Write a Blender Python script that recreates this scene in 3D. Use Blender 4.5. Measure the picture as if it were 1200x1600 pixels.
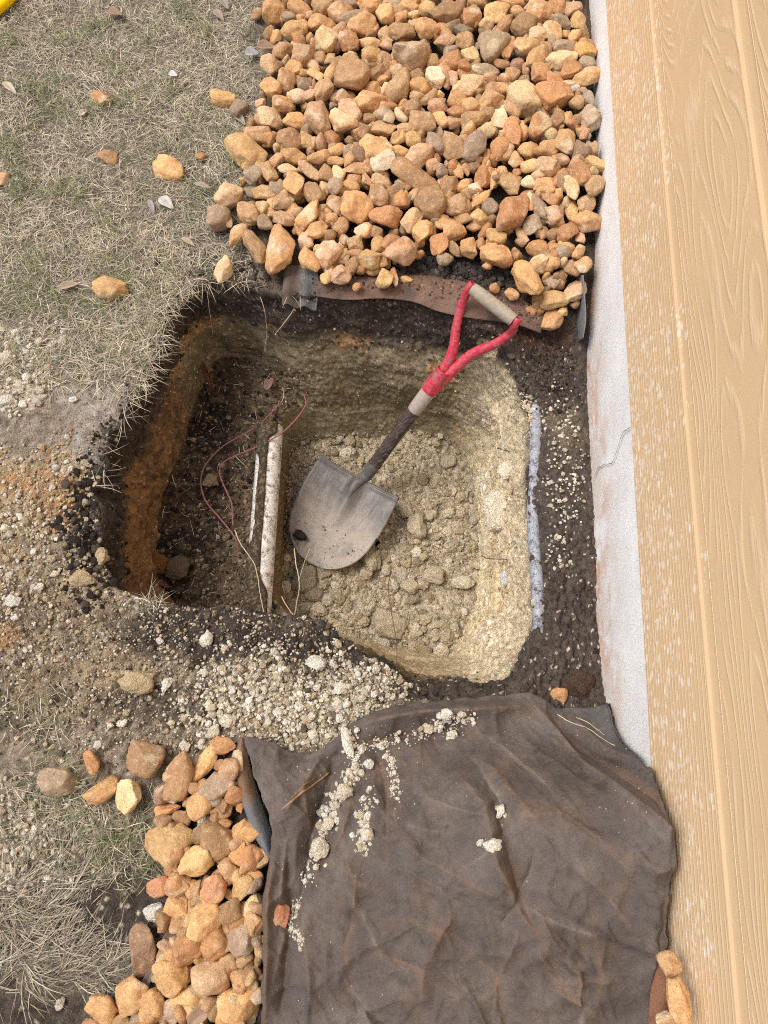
import bpy, bmesh, math, random
import numpy as np
from mathutils import Matrix, Vector

for o in list(bpy.data.objects):
    bpy.data.objects.remove(o)
scene = bpy.context.scene
COL = scene.collection
rng = np.random.default_rng(7)

# ------------------------------------------------------------------ camera
# Metres. X runs towards the house wall, Y along the wall, Z up; the lawn is z = 0.
FPX = 1110.0                       # focal length in pixels of the 1200 x 1600 photograph
CAM = np.array([0.0, 0.0, 1.30])
ROT = np.array([[0.998272, -0.05844279, 0.00612],
                [0.05734898, 0.9462582, -0.31828685],
                [0.01281047, 0.31808782, 0.9479747]])
cd = bpy.data.cameras.new('camera')
cd.sensor_fit = 'VERTICAL'
cd.sensor_height = 36.0
cd.lens = FPX / 1600 * 36.0
cd.clip_start = 0.02
cd.clip_end = 500
cam = bpy.data.objects.new('camera', cd)
COL.objects.link(cam)
cam.matrix_world = Matrix([list(ROT[i]) + [CAM[i]] for i in range(3)] + [[0, 0, 0, 1]])
scene.camera = cam

# ------------------------------------------------------------------ sky, sun, exposure
SUN_EL, SUN_AZ = 60.0, 282.0       # azimuth clockwise from +Y
world = bpy.data.worlds.new('World')
scene.world = world
world.use_nodes = True
wn = world.node_tree
sky = wn.nodes.new('ShaderNodeTexSky')
sky.sky_type = 'NISHITA'
sky.sun_disc = False
sky.sun_elevation = math.radians(SUN_EL)
sky.sun_rotation = math.radians(SUN_AZ)
sky.air_density = 1.0
sky.dust_density = 4.5
sky.ozone_density = 0.6
bg = wn.nodes['Background']
bg.inputs['Strength'].default_value = 0.13
wn.links.new(sky.outputs['Color'], bg.inputs['Color'])
sd = bpy.data.lights.new('sun', 'SUN')
sd.energy = 1.3
sd.angle = math.radians(28)
sd.color = (1.0, 0.975, 0.94)
sun = bpy.data.objects.new('sun', sd)
COL.objects.link(sun)
_e, _a = math.radians(SUN_EL), math.radians(SUN_AZ)
sdir = Vector((math.sin(_a) * math.cos(_e), math.cos(_a) * math.cos(_e), math.sin(_e)))
sun.rotation_euler = sdir.to_track_quat('Z', 'Y').to_euler()
scene.view_settings.view_transform = 'Standard'
scene.view_settings.look = 'None'
scene.view_settings.gamma = 1.0
scene.view_settings.exposure = 0.47
scene.render.engine = 'CYCLES'
scene.cycles.use_denoising = False
scene.cycles.filter_width = 1.05
scene.cycles.max_bounces = 6
scene.cycles.diffuse_bounces = 4


# ------------------------------------------------------------------ helpers
def S(r, g, b, k=1.0, sat=0.72):
    """sRGB bytes to a linear base colour, a little less saturated than the lit surface shows."""
    m = 0.35 * r + 0.5 * g + 0.15 * b
    r, g, b = (max(0.0, min(255.0, m + (c - m) * sat)) for c in (r, g, b))
    f = lambda c: (c / 255 / 12.92) if c < 11 else (((c / 255) + 0.055) / 1.055) ** 2.4
    return np.array([f(r) * k, f(g) * k, f(b) * k])


def un(px, py, z):
    """the point of the horizontal plane at height z that photo pixel (px, py) looks at"""
    d = ROT @ np.array([px - 600.0, 800.0 - py, -FPX])
    return CAM + d * ((z - CAM[2]) / d[2])


def unx(px, py, x):
    """the point of the upright plane X = x that photo pixel (px, py) looks at"""
    d = ROT @ np.array([px - 600.0, 800.0 - py, -FPX])
    return CAM + d * ((x - CAM[0]) / d[0])


def h3(ix, iy, iz, seed=0):
    h = (ix.astype(np.int64) * 374761393 + iy.astype(np.int64) * 668265263 +
         iz.astype(np.int64) * 2147483647 + seed * 974634777) & 0xFFFFFFFF
    h = ((h ^ (h >> 13)) * 1274126177) & 0xFFFFFFFF
    h = ((h ^ (h >> 16)) * 2246822519) & 0xFFFFFFFF
    h ^= h >> 15
    return (h & 0xFFFFFF) / float(0x1000000)


def vnoise(p, seed=0):
    i = np.floor(p).astype(np.int64)
    f = p - i
    f = f * f * f * (f * (f * 6 - 15) + 10)
    out = 0
    for dx in (0, 1):
        wx = f[:, 0] if dx else 1 - f[:, 0]
        for dy in (0, 1):
            wy = f[:, 1] if dy else 1 - f[:, 1]
            for dz in (0, 1):
                wz = f[:, 2] if dz else 1 - f[:, 2]
                out = out + wx * wy * wz * h3(i[:, 0] + dx, i[:, 1] + dy, i[:, 2] + dz, seed)
    return out * 2 - 1


def fbm(p, scale, octaves=4, seed=0, gain=0.5):
    out, a, s, t = 0, 1.0, scale, 0.0
    for k in range(octaves):
        out = out + a * vnoise(p * s + 17.3 * k, seed + k)
        t += a
        a *= gain
        s *= 2.03
    return out / t


def worley(p, scale, seed=0):
    """distance to nearest feature point, and a random number for that cell"""
    q = p * scale
    i = np.floor(q).astype(np.int64)
    best = np.full(len(p), 9.0)
    cid = np.zeros(len(p))
    for dx in (-1, 0, 1):
        for dy in (-1, 0, 1):
            for dz in (-1, 0, 1):
                a, b, c = i[:, 0] + dx, i[:, 1] + dy, i[:, 2] + dz
                d = ((a + h3(a, b, c, seed) - q[:, 0]) ** 2 + (b + h3(a, b, c, seed + 1) - q[:, 1]) ** 2 +
                     (c + h3(a, b, c, seed + 2) - q[:, 2]) ** 2)
                m = d < best
                best = np.where(m, d, best)
                cid = np.where(m, h3(a, b, c, seed + 3), cid)
    return np.sqrt(best), cid


def sstep(a, b, x):
    t = np.clip((x - a) / (b - a), 0, 1)
    return t * t * (3 - 2 * t)


def mesh_np(name, V, F, mat=None, parent=None, col=None, smooth=True, link=True):
    """V (n,3), F (m,k) -> object; col (n,3) goes to the colour attribute 'col'"""
    V = np.ascontiguousarray(V, dtype=np.float32)
    F = np.ascontiguousarray(F, dtype=np.int32)
    me = bpy.data.meshes.new(name)
    me.vertices.add(len(V))
    me.vertices.foreach_set('co', V.ravel())
    m, k = F.shape
    me.loops.add(m * k)
    me.loops.foreach_set('vertex_index', F.ravel())
    me.polygons.add(m)
    me.polygons.foreach_set('loop_start', np.arange(0, m * k, k, dtype=np.int32))
    me.polygons.foreach_set('use_smooth', np.full(m, smooth, dtype=bool))
    if col is not None:
        at = me.color_attributes.new('col', 'FLOAT_COLOR', 'POINT')
        c4 = np.ones((len(V), 4), dtype=np.float32)
        c4[:, :3] = col
        at.data.foreach_set('color', c4.ravel())
    me.update(calc_edges=True)
    me.validate()
    if mat:
        me.materials.append(mat)
    o = bpy.data.objects.new(name, me)
    if link:
        COL.objects.link(o)
    if parent is not None:
        o.parent = parent
    return o


def tag(o, label=None, cat=None, group=None, kind=None):
    for k, v in (('label', label), ('category', cat), ('group', group), ('kind', kind)):
        if v:
            o[k] = v
    return o


def empty(name, loc=(0, 0, 0)):
    o = bpy.data.objects.new(name, None)
    o.location = loc
    o.empty_display_size = 0.02
    COL.objects.link(o)
    return o


def ico(level):
    bm = bmesh.new()
    bmesh.ops.create_icosphere(bm, subdivisions=level, radius=1.0)
    v = np.array([x.co[:] for x in bm.verts])
    f = np.array([[x.index for x in y.verts] for y in bm.faces])
    bm.free()
    return v, f


ICO = {k: ico(k) for k in (1, 2, 3, 4)}


def catmull(pts, n):
    """smooth curve through pts, n points per span"""
    P = np.asarray(pts, float)
    P = np.vstack([2 * P[0] - P[1], P, 2 * P[-1] - P[-2]])
    out = []
    for i in range(1, len(P) - 2):
        a, b, c, d = P[i - 1], P[i], P[i + 1], P[i + 2]
        for t in np.linspace(0, 1, n, endpoint=False):
            out.append(0.5 * (2 * b + (c - a) * t + (2 * a - 5 * b + 4 * c - d) * t * t + (3 * b - a - 3 * c + d) * t ** 3))
    out.append(P[-2])
    return np.array(out)


def tube(path, rad, sides=10, up=(0, 0, 1), flat=1.0, cap=True):
    """swept tube; rad a number or one per path point; flat squashes it along 'up'"""
    P = np.asarray(path, float)
    n = len(P)
    R = np.broadcast_to(np.asarray(rad, float), (n,))
    T = np.gradient(P, axis=0)
    T /= np.linalg.norm(T, axis=1)[:, None]
    V = []
    for i in range(n):
        s = np.cross(T[i], up)
        s /= np.linalg.norm(s) + 1e-9
        u = np.cross(s, T[i])
        a = np.linspace(0, 2 * np.pi, sides, endpoint=False)
        V.append(P[i] + R[i] * (np.cos(a)[:, None] * s + flat * np.sin(a)[:, None] * u))
    V = np.vstack(V)
    F = []
    for i in range(n - 1):
        for j in range(sides):
            k = (j + 1) % sides
            F.append((i * sides + j, i * sides + k, (i + 1) * sides + k, (i + 1) * sides + j))
    if cap:
        V = np.vstack([V, P[0], P[-1]])
        a, b = len(V) - 2, len(V) - 1
        for j in range(sides):
            k = (j + 1) % sides
            F.append((a, k, j, j))
            F.append((b, (n - 1) * sides + j, (n - 1) * sides + k, (n - 1) * sides + k))
    return V, F


def mesh_py(name, V, F, mat=None, parent=None, smooth=True):
    me = bpy.data.meshes.new(name)
    F = [tuple(dict.fromkeys(f)) for f in F]
    me.from_pydata([tuple(v) for v in V], [], F)
    me.polygons.foreach_set('use_smooth', [smooth] * len(me.polygons))
    me.update()
    if mat:
        me.materials.append(mat)
    o = bpy.data.objects.new(name, me)
    COL.objects.link(o)
    if parent is not None:
        o.parent = parent
    return o


# ------------------------------------------------------------------ materials
class NT:
    """small node-building helper"""
    def __init__(s, name, rough=0.9):
        s.m = bpy.data.materials.new(name)
        s.m.use_nodes = True
        s.t = s.m.node_tree
        s.b = s.t.nodes['Principled BSDF']
        s.b.inputs['Roughness'].default_value = rough
        s.b.inputs['Specular IOR Level'].default_value = 0.25
        s.tc = s.t.nodes.new('ShaderNodeTexCoord')

    def n(s, typ, ins=None, **kw):
        x = s.t.nodes.new('ShaderNode' + typ)
        for k, v in kw.items():
            setattr(x, k, v)
        for k, v in (ins or {}).items():
            s.set(x, k, v)
        return x

    def set(s, node, key, v):
        sock = node.inputs[key]
        if isinstance(v, bpy.types.NodeSocket):
            s.t.links.new(v, sock)
        else:
            if sock.type == 'RGBA' and len(v) == 3:
                v = tuple(v) + (1.0,)
            sock.default_value = v

    def obj(s):
        return s.tc.outputs['Object']

    def noise(s, scale, detail=4, rough=0.6, vec=None, dist=0.0):
        return s.n('TexNoise', {'Vector': vec or s.obj(), 'Scale': scale, 'Detail': detail, 'Roughness': rough, 'Distortion': dist}).outputs['Fac']

    def voro(s, scale, vec=None, feature='F1', out='Distance', rnd=1.0):
        return s.n('TexVoronoi', {'Vector': vec or s.obj(), 'Scale': scale, 'Randomness': rnd}, feature=feature).outputs[out]

    def math(s, op, a, b=0.0, c=0.0, clamp=False):
        x = s.n('Math', operation=op, use_clamp=clamp)
        for i, v in enumerate((a, b, c)):
            s.set(x, i, v)
        return x.outputs[0]

    def ramp(s, v, a, b, lo=0.0, hi=1.0):
        x = s.n('MapRange', {'Value': v, 'From Min': a, 'From Max': b, 'To Min': lo, 'To Max': hi}, clamp=True)
        return x.outputs['Result']

    def mix(s, f, a, b, mode='MIX'):
        x = s.n('Mix', data_type='RGBA', blend_type=mode)
        s.set(x, 0, f)
        s.set(x, 6, a)
        s.set(x, 7, b)
        return x.outputs[2]

    def mapping(s, scale=(1, 1, 1), rot=(0, 0, 0), vec=None):
        return s.n('Mapping', {'Vector': vec or s.obj(), 'Scale': scale, 'Rotation': rot}).outputs['Vector']

    def attr(s, name='col'):
        return s.n('Attribute', attribute_name=name).outputs['Color']

    def grey(s, v):
        return s.n('CombineColor', {'Red': v, 'Green': v, 'Blue': v}).outputs['Color']

    def bump(s, h, strength=0.5, dist=0.002, normal=None):
        x = s.n('Bump', {'Height': h, 'Strength': strength, 'Distance': dist})
        if normal is not None:
            s.set(x, 'Normal', normal)
        return x.outputs['Normal']

    def done(s, color=None, normal=None, rough=None, **kw):
        if color is not None:
            s.set(s.b, 'Base Color', color)
        if normal is not None:
            s.set(s.b, 'Normal', normal)
        if rough is not None:
            s.set(s.b, 'Roughness', rough)
        for k, v in kw.items():
            s.set(s.b, k, v)
        return s.m


def mat_soil(name='soil', fine=1.0):
    t = NT(name, 1.0)
    t.b.inputs['Specular IOR Level'].default_value = 0.05
    n1 = t.noise(260, 5, 0.7)
    n2 = t.noise(900, 3, 0.7)
    v = t.voro(420)
    k = t.math('MULTIPLY', t.ramp(n1, 0.25, 0.75, 0.55, 1.45), t.ramp(n2, 0.2, 0.8, 0.7, 1.3))
    sm = t.n('Attribute', attribute_name='slick').outputs['Fac']
    keep_ = t.math('SUBTRACT', 1.0, t.math('MULTIPLY', sm, 0.65))
    k = t.math('ADD', 1.0, t.math('MULTIPLY', t.math('SUBTRACT', k, 1.0), keep_))
    c = t.mix(1.0, t.attr(), t.grey(k), 'MULTIPLY')
    h = t.math('ADD', t.math('MULTIPLY', n1, 1.0), t.math('MULTIPLY', v, -0.6))
    h = t.math('ADD', h, t.math('MULTIPLY', n2, 0.4))
    return t.done(c, t.bump(t.math('MULTIPLY', h, keep_), 0.9 * fine, 0.005))


def mat_stone():
    t = NT('river_stone_surface', 0.62)
    n1 = t.noise(70, 5, 0.65)
    n2 = t.noise(480, 4, 0.7)
    pits = t.ramp(t.voro(230), 0.05, 0.22)
    dark = t.ramp(t.noise(150, 3, 0.6), 0.58, 0.72)
    k = t.math('MULTIPLY', t.ramp(n1, 0.25, 0.75, 0.70, 1.28), t.ramp(n2, 0.25, 0.75, 0.62, 1.38))
    c = t.mix(1.0, t.attr(), t.grey(k), 'MULTIPLY')
    pm = t.math('MULTIPLY', t.math('SUBTRACT', 1.0, pits), t.ramp(t.noise(45, 2), 0.5, 0.62))
    c = t.mix(t.math('MULTIPLY', pm, 0.55), c, S(88, 62, 40))
    c = t.mix(t.math('MULTIPLY', dark, 0.32), c, S(235, 222, 196))
    h = t.math('ADD', t.math('MULTIPLY', n1, 0.9), t.math('MULTIPLY', n2, 0.35))
    h = t.math('SUBTRACT', h, t.math('MULTIPLY', pm, 0.5))
    t.b.inputs['Specular IOR Level'].default_value = 0.3
    return t.done(c, t.bump(h, 0.9, 0.004), t.ramp(n1, 0.3, 0.7, 0.6, 0.9))


M_SOIL = mat_soil()
M_STONE = mat_stone()


def simple(name, col, rough=0.8, var=0.25, scale=120, bump=0.3, dist=0.001, **kw):
    t = NT(name, rough)
    n = t.noise(scale, 5, 0.65)
    c = t.mix(1.0, tuple(col), t.grey(t.ramp(n, 0.25, 0.75, 1 - var, 1 + var)), 'MULTIPLY')
    return t.done(c, t.bump(n, bump, dist), **kw)


# ------------------------------------------------------------------ the ground with the pit dug into it
CEN = un(590, 850, -0.42)[:2]
NTH = 1050
TH = np.linspace(-np.pi, np.pi, NTH, endpoint=False)


def W(x, y, z):
    return np.array([x, y, z])


def pts(lst):
    return [un(*p) if isinstance(p, tuple) else p for p in lst]


def contour(lst, soft=5):
    P = pts(lst)
    D = []
    for a, b in zip(P, P[1:] + P[:1]):
        for t in np.linspace(0, 1, 16, endpoint=False):
            D.append(a * (1 - t) + b * t)
    D = np.array(D)
    d = D[:, :2] - CEN
    th = np.arctan2(d[:, 1], d[:, 0])
    r = np.hypot(d[:, 0], d[:, 1])
    o = np.argsort(th)
    r = np.interp(TH, th[o], r[o], period=2 * np.pi)
    z = np.interp(TH, th[o], D[o, 2], period=2 * np.pi)
    k = np.exp(-0.5 * (np.arange(-3 * soft, 3 * soft + 1) / soft) ** 2)
    k /= k.sum()
    sm = lambda a: np.convolve(np.concatenate([a[-3 * soft:], a, a[:3 * soft]]), k, 'valid')
    return sm(r), sm(z)


RIM = [(290, 448, 0), (340, 438, 0), (440, 462, -.005), (540, 466, -.01), (640, 472, -.015), (705, 490, -.02), (770, 520, -.035),
       (800, 575, -.065), (820, 620, -.08), (825, 700, -.09), (827, 800, -.09), (831, 900, -.09), (834, 990, -.08), (800, 1055, -.05),
       (740, 1082, -.02), (660, 1082, 0), (610, 1040, 0), (565, 1008, 0), (520, 985, 0), (440, 965, 0), (330, 948, 0), (250, 938, 0),
       (195, 922, 0), (165, 885, 0), (148, 835, 0), (140, 770, 0), (165, 700, 0), (203, 640, 0), (218, 590, 0), (250, 530, 0), (268, 490, 0)]
MID = [(338, 556, -.25), (400, 562, -.25), (450, 585, -.24), (490, 575, -.19), (560, 560, -.16), (640, 575, -.18), (715, 600, -.2), (765, 640, -.2),
       (785, 690, -.18), (792, 800, -.19), (796, 900, -.19), (790, 985, -.18), (752, 1045, -.15), (690, 1062, -.14), W(.03, .17, -.17),
       W(-.03, .205, -.2), W(-.09, .23, -.25), W(-.2, .252, -.27), W(-.32, .262, -.27), W(-.43, .268, -.27), (240, 915, -.28), (238, 850, -.28), (250, 790, -.28), (276, 720, -.27), (302, 640, -.27)]
EDGE = [(443, 640, -.255), (437, 690, -.285), (431, 800, -.29), (424, 935, -.29), W(-.2, .262, -.285), W(-.1, .245, -.32), W(0, .225, -.33), W(.06, .2, -.29),
        (742, 1035, -.27), (774, 950, -.3), (776, 850, -.3), (772, 760, -.31), (758, 680, -.31), (700, 645, -.32), (600, 640, -.33), (520, 648, -.33), (470, 635, -.29)]
FLOOR = [(455, 705, -.40), (449, 800, -.42), (446, 935, -.42), W(-.18, .272, -.42), W(-.08, .258, -.42), W(.02, .24, -.41), (700, 1020, -.40), (738, 960, -.41),
         (750, 880, -.42), (747, 800, -.41), (735, 730, -.41), (706, 692, -.41), (650, 678, -.41), (560, 684, -.41), (485, 690, -.40)]
c0, c1, c2, c3 = contour(RIM, 5), contour(MID, 6), contour(EDGE, 5), contour(FLOOR, 6)
ring1 = np.stack([np.cos(TH), np.sin(TH), 0 * TH], 1)
jag = fbm(ring1 * 0.5 + 3, 9, 4, 11) * 0.014 + fbm(ring1 * 0.5, 45, 3, 12) * 0.006
c0 = (c0[0] + jag, c0[1])
c1 = (np.minimum(c1[0], c0[0] - 0.012) + fbm(ring1 * 0.5, 14, 3, 14) * 0.008, c1[1])
c2 = (np.minimum(c2[0], c1[0] - 0.006), c2[1])
c3 = (np.minimum(c3[0], c2[0] - 0.006), c3[1])

# outer height field: control points on the surrounding ground, inverse-distance blended
CTRL = [(50, 50, 0), (200, 100, 0), (350, 50, 0), (100, 300, 0), (300, 300, 0), (100, 500, .0), (0, 700, .01), (60, 850, .02), (0, 1000, .03), (100, 1100, .02),
        (250, 1050, .012), (400, 1080, .012), (500, 1070, .008), (60, 1300, 0), (100, 1500, 0), (250, 1250, 0), (300, 1450, .015), (400, 1500, .02),
        (500, 1250, .02), (600, 1400, .03), (700, 1200, .02), (700, 1550, .04), (850, 1250, .03), (900, 1500, .06), (960, 1180, .01), (1040, 1550, .19), (1000, 1350, .12), (1060, 1450, .2),
        (880, 600, -.08), (880, 700, -.072), (880, 900, -.07), (890, 1050, -.06), (850, 540, -.075), (920, 650, -.075), (915, 800, -.068), (925, 950, -.07),
        (450, 420, 0), (500, 300, .01), (550, 400, 0), (600, 200, .015), (800, 200, .03), (700, 50, .03), (900, 150, .06), (925, 270, .065), (900, 400, .02),
        (885, 480, -.03), (780, 430, -.005), (700, 440, -.008), (450, 50, .01), (350, 420, 0), (0, 1600, 0), (-100, 800, .01), (-100, 0, 0), (600, -100, .02), (940, 60, .06)]
CP = np.array([un(*c) for c in CTRL])


def hfield(xy):
    w = 1.0 / (((xy[:, None, :] - CP[None, :, :2]) ** 2).sum(2) + 0.0009) ** 1.6
    return (w * CP[None, :, 2]).sum(1) / w.sum(1)


dirs = np.stack([np.cos(TH), np.sin(TH)], 1)
XR, XL, YT, YB = 0.44, -1.15, 1.98, -0.5
with np.errstate(divide='ignore'):
    dirs[np.abs(dirs) < 1e-9] = 1e-9
    rx = np.where(dirs[:, 0] > 0, (XR - CEN[0]) / dirs[:, 0], (XL - CEN[0]) / dirs[:, 0])
    ry = np.where(dirs[:, 1] > 0, (YT - CEN[1]) / dirs[:, 1], (YB - CEN[1]) / dirs[:, 1])
router = np.maximum(np.minimum(rx, ry), c0[0] + 0.03)
NO, NW, NS, NE, NF = 165, 56, 48, 34, 70
rings, sect, par = [], [], []
for k in range(9, 0, -1):                                    # out to the horizon
    rings.append((router * (1.0 + 0.6 * 1.75 ** k * 0.55), None)); sect.append(5); par.append(0)
for k in range(NO, 0, -1):
    t = k / NO
    rings.append((c0[0] + (router - c0[0]) * (0.85 * t + 0.15 * t * t), None)); sect.append(0); par.append(t)
for k in range(NW):
    t = k / NW
    e = t ** 0.85
    zz = c0[1] + (c1[1] - c0[1]) * e
    rings.append((c0[0] + (c1[0] - c0[0]) * (0.55 * t + 0.45 * t ** 1.8), zz)); sect.append(1); par.append(t)
for k in range(NS):
    t = k / NS
    rings.append((c1[0] + (c2[0] - c1[0]) * t, c1[1] + (c2[1] - c1[1]) * t)); sect.append(2); par.append(t)
for k in range(NE):
    t = k / NE
    rings.append((c2[0] + (c3[0] - c2[0]) * t, c2[1] + (c3[1] - c2[1]) * t ** 0.9)); sect.append(3); par.append(t)
for k in range(NF):
    t = k / NF
    rings.append((c3[0] * (1 - t) + 0.003 * t, c3[1] * (1 - t) + (-0.418) * t)); sect.append(4); par.append(t)
NRG = len(rings)
TP = np.zeros((NRG, NTH, 3))
for i, (r, z) in enumerate(rings):
    xy = CEN + dirs * r[:, None]
    TP[i, :, :2] = xy
    if z is None:
        hz = hfield(xy)
        if sect[i] == 0:
            w = sstep(0.0, 0.05, r - c0[0])
            hz = c0[1] * (1 - w) + hz * w
        else:
            hz = hz * 0
        z = hz
    TP[i, :, 2] = z
SEC = np.repeat(np.array(sect), NTH)
PAR = np.repeat(np.array(par), NTH)
TP = TP.reshape(-1, 3)
rimz = np.tile(c0[1], NRG)
ii, jj = np.meshgrid(np.arange(NRG - 1), np.arange(NTH), indexing='ij')
j2 = (jj + 1) % NTH
TF = np.stack([ii * NTH + jj, (ii + 1) * NTH + jj, (ii + 1) * NTH + j2, ii * NTH + j2], -1).reshape(-1, 4)


def vnormals(P):
    G = P.reshape(NRG, NTH, 3)
    du = np.gradient(G, axis=0)
    dv = np.roll(G, -1, 1) - np.roll(G, 1, 1)
    n = np.cross(du, dv).reshape(-1, 3)
    n /= np.linalg.norm(n, axis=1)[:, None] + 1e-12
    return n


TN = vnormals(TP)
if TN[SEC == 0][:, 2].mean() < 0:
    TN = -TN
    TF = TF[:, ::-1]


def blob(xy, px, py, rx, ry, z=0.0, wob=0.35, seed=0, rot=0.0, soft=0.35):
    """soft, ragged-edged patch of ground; radii in photo pixels at that height"""
    c = un(px, py, z)[:2]
    sx = np.linalg.norm(un(px + rx, py, z)[:2] - c)
    sy = np.linalg.norm(un(px, py + ry, z)[:2] - c)
    d = xy - c
    ca, sa = math.cos(math.radians(rot)), math.sin(math.radians(rot))
    u, v = d[:, 0] * ca + d[:, 1] * sa, -d[:, 0] * sa + d[:, 1] * ca
    q = np.hypot(u / sx, v / sy)
    q = q + wob * NB1 + 0.15 * NB2
    return 1 - sstep(1 - soft, 1 + soft, q)


near = SEC != 5
P3 = TP.copy()
NB1 = fbm(P3, 14, 4, 21)
NB2 = fbm(P3, 70, 3, 22)
NB3 = fbm(P3, 190, 3, 23)
XY = TP[:, :2]
WF, WC = worley(P3, 75, 31)
WF2, WC2 = worley(P3, 190, 37)

# --- colours of the soils themselves
DARK = S(84, 74, 66); BLACK = S(50, 45, 42); GREYD = S(178, 166, 150); LAWN = S(158, 144, 122)
TAN = S(190, 164, 120); OLIVE = S(118, 102, 72); CLAY = S(172, 150, 112); ORANGE = S(196, 132, 68); RUST = S(140, 84, 48)
CREAM = S(226, 208, 172); PALE = S(228, 200, 146); REDB = S(120, 78, 56); WALLO = S(142, 106, 68)
C = np.tile(LAWN, (len(TP), 1))


def put(w, c):
    global C
    w = np.clip(w, 0, 1)[:, None]
    C = C * (1 - w) + np.asarray(c) * w


out = (SEC == 0) | (SEC == 5)
put(0.45 * sstep(0.0, 0.5, NB1), S(126, 112, 94))
put(0.5 * sstep(0.1, 0.5, NB2), S(160, 145, 120))
B = lambda *a, **k: blob(XY, *a, **k) * out
lower = sstep(0.0, 0.06, un(0, 760, 0)[1] - XY[:, 1] + 0.06 * NB1) * out
put(lower * 0.85, S(166, 148, 122))
put(B(145, 655, 130, 125), GREYD)
put(B(100, 590, 90, 60) * 0.7, S(172, 158, 138))
put(B(60, 680, 60, 70) * 0.6, S(150, 130, 105))
put(B(20, 590, 62, 70, wob=.5), CREAM * 0.85)
put(B(70, 770, 150, 60, wob=.5) * .9, TAN)
put(B(95, 805, 45, 30, wob=.6) * .9, ORANGE)
put(B(60, 760, 60, 22, wob=.6) * .8, S(205, 150, 90))
put(B(30, 860, 90, 70, wob=.5) * .7, S(180, 158, 122))
put(B(140, 930, 60, 60, wob=.5) * .8, S(196, 170, 126))
put(B(60, 960, 80, 60, wob=.6) * .6, S(140, 122, 98))
put(B(15, 1000, 30, 25, wob=.6) * .9, S(200, 140, 84))
put(B(60, 1100, 140, 50, wob=.6) * .7, S(104, 92, 80))
put(B(130, 1060, 150, 70, wob=.7) * .8, S(176, 154, 116))
put(B(190, 1050, 60, 40, wob=.6) * .7, TAN)
put(B(160, 820, 40, 70, wob=.5), BLACK * 1.2)
put(B(330, 990, 160, 55, wob=.4), DARK)
put(B(260, 1100, 130, 34, wob=.7) * .7, S(92, 80, 70))
put(B(500, 1020, 130, 40, wob=.4), DARK * .9)
put(B(490, 1095, 150, 60, wob=.8) * .75, S(186, 170, 138))
put(B(600, 1080, 60, 40, wob=.5) * .7, S(150, 134, 108))
put(B(700, 1085, 130, 22, wob=.4), S(92, 80, 68))
put(B(60, 1480, 200, 180, wob=.4) * .5, S(100, 88, 74))
put(B(150, 1420, 100, 70, wob=.6) * .85, S(74, 66, 60))
put(B(50, 1580, 100, 40, wob=.6) * .8, S(80, 72, 64))
put(B(190, 1370, 60, 60, wob=.6) * .6, S(90, 80, 70))
put(B(40, 1300, 60, 90, wob=.5) * .8, S(184, 168, 140))
put(B(110, 1330, 110, 60, wob=.7) * .5, S(150, 136, 112))
# right strip, gravel beds
strip = sstep(0.14, 0.2, XY[:, 0] + 0.02 * NB1) * (1 - sstep(0.88, 1.0, XY[:, 1] + .03 * NB1)) * sstep(0.0, 0.06, XY[:, 1]) * out
put(strip, S(98, 85, 75))
put(strip * sstep(0.25, 0.5, NB1) * .5, S(104, 88, 72))
put(B(895, 650, 30, 40, wob=.6) * .5, S(150, 132, 100))
gr = sstep(0.0, 0.05, XY[:, 0] + 0.33 + 0.1 * (XY[:, 1] - 0.95) + .05 * NB1) * sstep(0.9, 0.95, XY[:, 1] + .02 * NB1) * out
put(gr, S(112, 92, 74))
put(B(560, 445, 50, 25, z=0, wob=.5) * .9, S(150, 96, 64))
put(B(840, 500, 60, 25, wob=.5) * .6, S(110, 66, 46))
bed = sstep(0.0, 0.05, XY[:, 0] + 0.36) * (1 - sstep(-0.05, 0.02, XY[:, 1] + .02 * NB1)) * out
put(bed, S(96, 82, 70))
rimdark = (SEC == 0) * (1 - sstep(0.0, 0.03, PAR * 0.9 + 0.01 * NB1)) * sstep(-0.35, 0.2, TP[:, 0])
put(rimdark * .9, DARK * .9)
rimleft = (SEC == 0) * (1 - sstep(0.0, 0.05, PAR + 0.02 * NB1))
put(rimleft * .55, S(88, 78, 68))
# walls of the pit
wall = (SEC == 1)
s2 = (SEC == 2)
s3 = (SEC == 3)
dep = rimz - TP[:, 2]
yy, xx = TP[:, 1], TP[:, 0]
left = 1 - sstep(-0.42, -0.30, xx)
right = sstep(0.13, 0.22, xx)
top = sstep(0.72, 0.8, yy) * (1 - right)
put(wall, S(128, 104, 68))
put(wall * left, WALLO)
put(wall * left * sstep(0, .4, fbm(P3 * [6, 1, 1] + 2, 6, 3, 51)) * .7, S(164, 114, 64))
put(wall * left * sstep(.05, .35, NB2) * .6, S(88, 70, 50))
put(wall * left * sstep(.1, .4, fbm(P3 * [1, 1, .4] + 31, 11, 3, 58)) * .7, S(84, 74, 58))
put(wall * left * sstep(.25, .5, fbm(P3 * [1, 1, .5] + 41, 16, 3, 59)) * .6, S(182, 138, 84))
put(wall * top, S(132, 116, 86))
put(wall * top * sstep(-.1, .4, NB1) * .6, OLIVE)
put((wall | s2) * top * sstep(.05, .4, fbm(P3 * [1, 1, 2.6] + 8, 12, 3, 56)) * .6, S(170, 152, 116))
put(wall * top * sstep(.25, .5, fbm(P3 * [1, 1, 1] + 18, 9, 3, 57)) * .7, S(190, 136, 76))
put(wall * right, S(216, 196, 152))
band = 0.105 + 0.03 * NB1 + 0.012 * NB2
topd = np.where(right > .5, 0.02 + 0.02 * NB1, band + .01 * left)
put(wall * (1 - sstep(topd - 0.018, topd + 0.018, dep)), S(88, 77, 68))
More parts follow.
